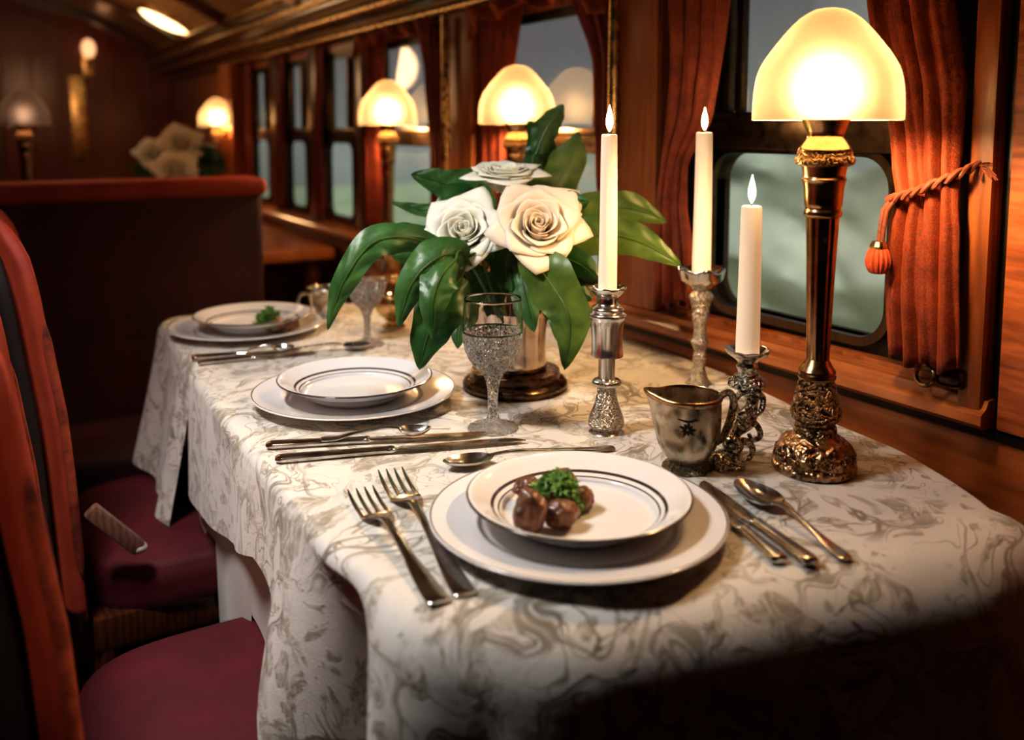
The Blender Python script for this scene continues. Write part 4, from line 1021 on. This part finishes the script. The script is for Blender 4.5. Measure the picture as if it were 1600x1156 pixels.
leaf([(700, 395, 1.30), (640, 372, 1.26), (585, 378, 1.24), (545, 425, 1.23), (525, 470, 1.23), (512, 516, 1.23)], 24*px, 'leaf', 'long leaf arching out left and drooping before the far glass', stalk=(-.03, -.01, -.02), curl=.3)
leaf([(690, 372, 1.32), (640, 365, 1.30), (600, 375, 1.28), (565, 410, 1.27)], 18*px, 'leaf', 'short light leaf arching at the left edge of the bouquet', stalk=(-.03, 0, -.02), curl=.3)
leaf([(735, 400, 1.26), (690, 400, 1.22), (645, 440, 1.21), (622, 512, 1.21)], 32*px, 'leaf', 'folded mid green leaf hanging at the lower left', stalk=(-.03, -.02, -.02), curl=.35, wav=.2)
leaf([(712, 405, 1.23), (690, 430, 1.20), (676, 470, 1.19), (676, 530, 1.19)], 28*px, 'leaf', 'curled pale leaf hanging below the left rose', stalk=(-.03, -.03, -.02), curl=.5, wav=.2)
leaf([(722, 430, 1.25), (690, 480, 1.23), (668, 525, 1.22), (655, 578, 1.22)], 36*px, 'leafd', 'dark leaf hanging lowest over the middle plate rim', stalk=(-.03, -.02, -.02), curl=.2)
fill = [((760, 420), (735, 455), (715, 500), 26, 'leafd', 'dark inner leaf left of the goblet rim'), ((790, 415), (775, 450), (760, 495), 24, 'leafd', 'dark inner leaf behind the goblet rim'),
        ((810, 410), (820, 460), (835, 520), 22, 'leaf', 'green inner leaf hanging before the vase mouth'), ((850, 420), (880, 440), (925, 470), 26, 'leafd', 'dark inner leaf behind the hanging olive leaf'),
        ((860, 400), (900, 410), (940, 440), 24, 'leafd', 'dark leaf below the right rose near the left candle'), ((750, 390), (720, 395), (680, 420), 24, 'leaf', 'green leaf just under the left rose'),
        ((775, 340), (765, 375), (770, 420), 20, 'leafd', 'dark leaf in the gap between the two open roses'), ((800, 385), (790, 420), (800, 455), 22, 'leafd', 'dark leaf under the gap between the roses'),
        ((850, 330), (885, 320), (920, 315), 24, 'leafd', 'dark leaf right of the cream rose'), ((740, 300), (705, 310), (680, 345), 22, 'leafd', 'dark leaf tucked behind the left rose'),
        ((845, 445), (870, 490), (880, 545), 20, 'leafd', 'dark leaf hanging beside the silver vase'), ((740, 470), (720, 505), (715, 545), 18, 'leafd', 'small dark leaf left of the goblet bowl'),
        ((690, 400), (655, 405), (610, 400), 16, 'leaf', 'frilly light leaf before the gilt sugar bowl'), ((700, 420), (660, 420), (630, 445), 18, 'leafd', 'dark leaf at the lower left behind the folded leaf')]
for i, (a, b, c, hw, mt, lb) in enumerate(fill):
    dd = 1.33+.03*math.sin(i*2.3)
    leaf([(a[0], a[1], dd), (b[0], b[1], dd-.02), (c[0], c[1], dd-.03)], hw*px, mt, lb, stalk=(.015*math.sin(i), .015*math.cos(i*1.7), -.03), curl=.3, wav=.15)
# distant bouquet behind the banquette
bx, by = .66, 3.30
bv = thing('vase', 'pale vase holding the blurred bouquet behind the banquette', 'vase', (bx, by, TZ))
obj('body', lathe(smooth_prof([(.0005, 0), (.05, 0), (.055, .01), (.06, .10), (.05, .15), (.055, .17), (.05, .17), (.045, .15), (.0005, .02)], 3), 40, cap=False), M['silvercap'], bv, sharp=0)
def brose(px_, py_, d_, s, mat, label):
    p = at(px_, py_, d_); rose(p, toward(p, .9), int(s*10) % 3, mat, label, (bx, by, TZ+.12), s)
brose(240, 246, 3.15, 1.05, 'petal', 'blurred white bloom at the left of the distant bouquet')
brose(283, 232, 3.20, 1.45, 'petalw', 'largest blurred bloom at the top of the distant bouquet')
brose(315, 247, 3.25, .9, 'petal', 'small blurred bloom at the right of the distant bouquet')
brose(275, 274, 2.95, 1.25, 'petalw', 'low blurred bloom resting at the banquette top edge')
VT0 = VT; VT = Vector((bx, by, TZ+.16))
for i, (a, b, c, hw) in enumerate([((280, 260), (240, 255), (205, 265), 14), ((290, 258), (330, 248), (352, 268), 14), ((285, 265), (310, 268), (345, 280), 16), ((275, 262), (235, 268), (210, 280), 14), ((290, 250), (325, 240), (345, 250), 12), ((270, 255), (240, 240), (215, 245), 12)]):
    nm = ['upper left', 'upper right', 'lower right', 'lower left', 'topmost right', 'topmost left'][i]
    leaf([(a[0], a[1], 3.2), (b[0], b[1], 3.15), (c[0], c[1], 3.1)], hw*3.2/F, 'leafd', 'blurred dark leaf at the %s of the distant bouquet' % nm, stalk=(0, 0, -.03))
VT = VT0
# table behind the banquette
bt = thing('dining_table', 'far table behind the banquette carrying the distant lamps and bouquet', 'table', (.50, 3.60, 0))
obj('tabletop', box(-.48, .53, -.75, .75, .70, TZ-.0005, .01), M['woodv'], bt)
for sx in (-.42, .46):
    for sy in (-.68, .68): obj('leg', xf(lathe([(.018, 0), (.022, .05), (.03, .6), (.03, .70)], 12), Matrix.Translation((sx, sy, 0))), M['woodd'], bt)

# ------------------------------------------------------------------ banquette and chairs
bq = thing('banquette', 'high-backed burgundy velvet banquette with top edge coloured as if lit behind far table', 'sofa', (.10, 2.30, 0))
def cushion(x0, x1, y0, y1, z0, z1, b, seg=4):
    bm = bmesh.new(); bmesh.ops.create_cube(bm, size=1)
    for v in bm.verts: v.co = Vector((x0+(v.co.x+.5)*(x1-x0), y0+(v.co.y+.5)*(y1-y0), z0+(v.co.z+.5)*(z1-z0)))
    bmesh.ops.bevel(bm, geom=bm.edges[:], offset=b, segments=seg, affect='EDGES', profile=.5)
    return frombm(bm)
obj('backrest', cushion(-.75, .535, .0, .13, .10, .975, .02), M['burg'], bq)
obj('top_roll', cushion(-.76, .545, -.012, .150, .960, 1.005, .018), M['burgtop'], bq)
obj('seat', cushion(-.70, .50, -.30, -.005, .34, .45, .03), M['burg'], bq)
obj('plinth', box(-.70, .50, -.27, .10, 0, .335, .01), M['woodd'], bq)

def chair(loc, rz, label):
    t = thing('dining_chair', label, 'chair', loc, rz, 'velvet dining chairs')
    # side outline of the reclined back: x of the front surface against z
    fx_ = [(.36, .012), (.605, 0), (.713, -.007), (.80, -.019), (.885, -.029), (.95, -.038), (1.01, -.060)]
    def cx_(z):
        for a, b in zip(fx_, fx_[1:]):
            if a[0] <= z <= b[0]: q = (z-a[0])/(b[0]-a[0]); return a[1]+(b[1]-a[1])*q
        return fx_[-1][1] if z > 1 else fx_[0][1]
    def halfw(z): return .215*(1-max(0, (z-.86)/.16)**3*.45)
    def slab(x_off, th, zt, grow, name, mat, wob=0, z0=.40):
        def fn(u, v):
            a = u*2*PI; z = z0+(zt-z0)*v; hw = halfw(z)+grow; ca, sa = math.cos(a), math.sin(a)
            y = hw*math.copysign(abs(ca)**.35, ca); e = th/2*math.copysign(abs(sa)**.6, sa)
            top = max(0, (v-.93)/.07); e *= math.sqrt(max(0, 1-top*top*.96))
            return Vector((cx_(z)+x_off+e+.10*(y/.215)**2*.25, y, z))
        vf = grid(fn, 56, 30, True); v, f = vf; f = f+[tuple(range(56)), tuple(range(30*56, 31*56))]
        obj(name, (v, f), M[mat], t, sharp=0)
    slab(.0, .034, 1.005, .0, 'back_cushion', 'velvet')
    slab(-.034, .036, 1.0, -.004, 'back_shell', 'seatback')
    # piping seam along the near edge of the shell
    for s in (-1, 1):
        obj('piping', tube([(cx_(z)-.052+.025*(halfw(z)/.215)**2, s*(halfw(z)-.012), z) for z in [.42+.56*i/20 for i in range(21)]], .0022, 6), M['piping'], t)
        obj('embroidered_edge', tube([(cx_(z)+.005+.025*(halfw(z)/.215)**2, s*(halfw(z)-.004), z) for z in [.45+.42*i/20 for i in range(21)]], [.001+.0065*min(1, 3*math.sin(i/20*PI)) for i in range(21)], 10), M['velvetp'], t, sharp=0)
    def seat(u, v):
        a = u*2*PI; ca, sa = math.cos(a), math.sin(a)
        prof_ = [(.985, .385), (1.0, .40), (1.0, .435), (.96, .455), (.80, .466), (.5, .471), (.05, .472)]
        k = v*(len(prof_)-1); i = min(int(k), len(prof_)-2); q = k-i
        r_, z = [prof_[i][c]+(prof_[i+1][c]-prof_[i][c])*q for c in (0, 1)]
        return Vector((.225+.185*r_*math.copysign(abs(ca)**.6, ca), .215*r_*math.copysign(abs(sa)**.55, sa), z))
    v, f = grid(seat, 56, 18, True); f = f+[tuple(range(56)), tuple(range(18*56, 19*56))]
    obj('seat', (v, f), M['crimson'], t, sharp=0)
    obj('seat_frame', box(.05, .40, -.205, .205, .335, .39, .008), M['woodd'], t)
    for s in (-1,):
        obj('side_rail', xf(box(-.050, .050, -.009, .009, -.013, .011, .005), Matrix.Translation((.085, s*.222, .535)) @ Matrix.Rotation(.86, 4, 'Y')), M['chairwood'], t)
        obj('rail_cap', xf(blob(.0125, .1, 2, 3, 3, (1.1, .8, .7)), Matrix.Translation((.116, s*.222, .497))), M['silvercap'], t)
    for s in (-1, 1):
        for x in (.07, .38):
            obj('leg', tube([(x, s*.185, .34), (x+(.01 if x > .2 else -.01), s*.19, .15), (x+(.02 if x > .2 else -.03), s*.195, 0)], [.019, .015, .012], 10), M['woodd'], t)
    obj('stretcher', tube([(.07, -.187, .17), (.07, .187, .17)], .009, 8), M['woodd'], t)
    return t
ch = chair((.072, 1.645, 0), 0, 'velvet dining chair behind, with whole rounded back in view')
dup(ch, (.020, 1.015, 0), 0, 'nearest velvet dining chair, cut off by the left edge of the photo')

# ------------------------------------------------------------------ ceiling lights and the far sconce
def cove_light(x, y, label):
    zc_ = min(pp, key=lambda q: abs(q[0]-x))[1]
    t = thing('ceiling_light', label, 'light', (x, y, zc_-.004)); t.rotation_euler = (0, .46 if x > 0 else -.4, 0)
    el = lambda p, r, a, z: Vector((p.x*.62, p.y*.62, p.z)) if False else Vector((p.x*.85, p.y*.95, p.z))
    obj('bezel', lathe(smooth_prof([(.15, .01), (.152, -.012), (.142, -.020), (.132, -.016), (.13, 0)], 3), 48, el, cap=False), M['brassbar'], t, sharp=0)
    obj('diffuser', lathe(smooth_prof([(.134, -.004), (.125, -.016), (.09, -.026), (.0005, -.032)], 3), 48, el, cap=False), M['diff'], t, sharp=0)
cove_light(.80, 4.45, 'bright oval ceiling light over the far end of the carriage')
sc = thing('wall_sconce', 'dim brass wall sconce on the far end wall', 'sconce', (.60, YE-.012, 1.52))
obj('glass', xf(blob(.045, .05, 1.2, 2, 3, (.8, .6, 1.2)), Matrix.Translation((0, -.06, .05))), M['sconceglass'], sc)
obj('arm', tube([(0, 0, -.06), (0, -.05, -.05), (0, -.06, 0)], .010, 8), M['brassbar'], sc)
obj('back_plate', box(-.03, .03, -.010, 0, -.10, .10, .004), M['brassbar'], sc)

# ------------------------------------------------------------------ lights
def area(name, loc, target, size, energy, color):
    ld = bpy.data.lights.new(name, 'AREA'); ld.energy = energy; ld.size = size; ld.color = color; ld.shape = 'DISK'
    o = bpy.data.objects.new(name, ld); C.objects.link(o); o.location = loc
    o.rotation_euler = (Vector(target)-Vector(loc)).to_track_quat('-Z', 'Y').to_euler(); return o
rs = bpy.data.lights.new('table_fill_spot', 'SPOT'); rs.energy = 58; rs.spot_size = math.radians(86); rs.spot_blend = 1.0; rs.color = (1, .96, .93); rs.shadow_soft_size = .12  # added neutral fill for the left of the table; no roof fitting
rl = bpy.data.objects.new('table_fill_spot', rs); C.objects.link(rl); rl.location = (-.14, 1.02, 1.74); rl.rotation_euler = (Vector((.33, 1.08, .74))-Vector(rl.location)).to_track_quat('-Z', 'Y').to_euler()
area('aisle_fill', (-.1, 4.2, 1.78), (.1, 4.3, 0), .4, 2.0, (1, .62, .34))  # added warm fill for the far end, without a fitting
for q, e in (((.35, 4.1, 1.42), 4.0), ((-.1, 2.6, 1.62), 1.5), ((.45, 3.0, 1.5), 1.3)):
    ld = bpy.data.lights.new('saloon_fill', 'POINT'); ld.energy = e; ld.color = (1, .60, .30); ld.shadow_soft_size = .12  # unseen helper lights added to warm the ceiling and far end
    lo = bpy.data.objects.new('saloon_fill', ld); C.objects.link(lo); lo.location = q
sp = bpy.data.lights.new('chair_fill_spot', 'SPOT'); sp.energy = 26; sp.spot_size = math.radians(17); sp.spot_blend = .7; sp.color = (1, .72, .5); sp.shadow_soft_size = .05  # added spot aimed at the chair backs, no real fixture
so2 = bpy.data.objects.new('chair_fill_spot', sp); C.objects.link(so2); so2.location = (-.52, -.55, 1.45); so2.rotation_euler = (Vector((.02, .85, .82))-Vector((-.52, -.55, 1.45))).to_track_quat('-Z', 'Y').to_euler()
sl = bpy.data.lights.new('sun', 'SUN'); sl.energy = 5.0; sl.angle = math.radians(25); sl.color = (1, .98, .95)
so_ = bpy.data.objects.new('sun', sl); C.objects.link(so_); so_.location = (-6, 0, 9); so_.rotation_euler = Vector((1, .25, -1.25)).to_track_quat('-Z', 'Y').to_euler()
wd = bpy.data.worlds.new('dusk'); bpy.context.scene.world = wd; wd.use_nodes = True
nt = wd.node_tree; nt.nodes.clear()
o = nt.nodes.new('ShaderNodeOutputWorld'); b = nt.nodes.new('ShaderNodeBackground'); nt.links.new(b.outputs[0], o.inputs[0])
t = nt.nodes.new('ShaderNodeTexCoord'); s = nt.nodes.new('ShaderNodeSeparateXYZ'); nt.links.new(t.outputs['Generated'], s.inputs[0])
nz = nt.nodes.new('ShaderNodeTexNoise'); nz.inputs['Scale'].default_value = 3.5; nz.inputs['Detail'].default_value = 3; nt.links.new(t.outputs['Generated'], nz.inputs['Vector'])
ma = nt.nodes.new('ShaderNodeMath'); ma.operation = 'MULTIPLY_ADD'; nt.links.new(nz.outputs[0], ma.inputs[0]); ma.inputs[1].default_value = .25; nt.links.new(s.outputs[2], ma.inputs[2])
r = ramp(nt, [(0, (.10, .13, .10)), (.12, (.30, .33, .30)), (.25, (.22, .21, .22)), (.6, (.16, .15, .18))]); nt.links.new(ma.outputs[0], r.inputs[0]); nt.links.new(r.outputs[0], b.inputs['Color'])
b.inputs['Strength'].default_value = .9

# ------------------------------------------------------------------ camera
cd = bpy.data.cameras.new('camera'); cam = bpy.data.objects.new('camera', cd); C.objects.link(cam)
cam.location = (0, 0, H); cam.rotation_euler = (PI/2-PIT, 0, -YAW)
cd.sensor_fit = 'HORIZONTAL'; cd.sensor_width = 36; cd.lens = F/1600*36; cd.shift_y = -(578-CY)/1600; cd.clip_start = .02; cd.clip_end = 100
cd.dof.use_dof = True; cd.dof.focus_distance = 1.12; cd.dof.aperture_fstop = 2.6
bpy.context.scene.camera = cam
vs = bpy.context.scene.view_settings
vs.view_transform = 'Standard'; vs.look = 'Medium High Contrast'; vs.exposure = 0.0
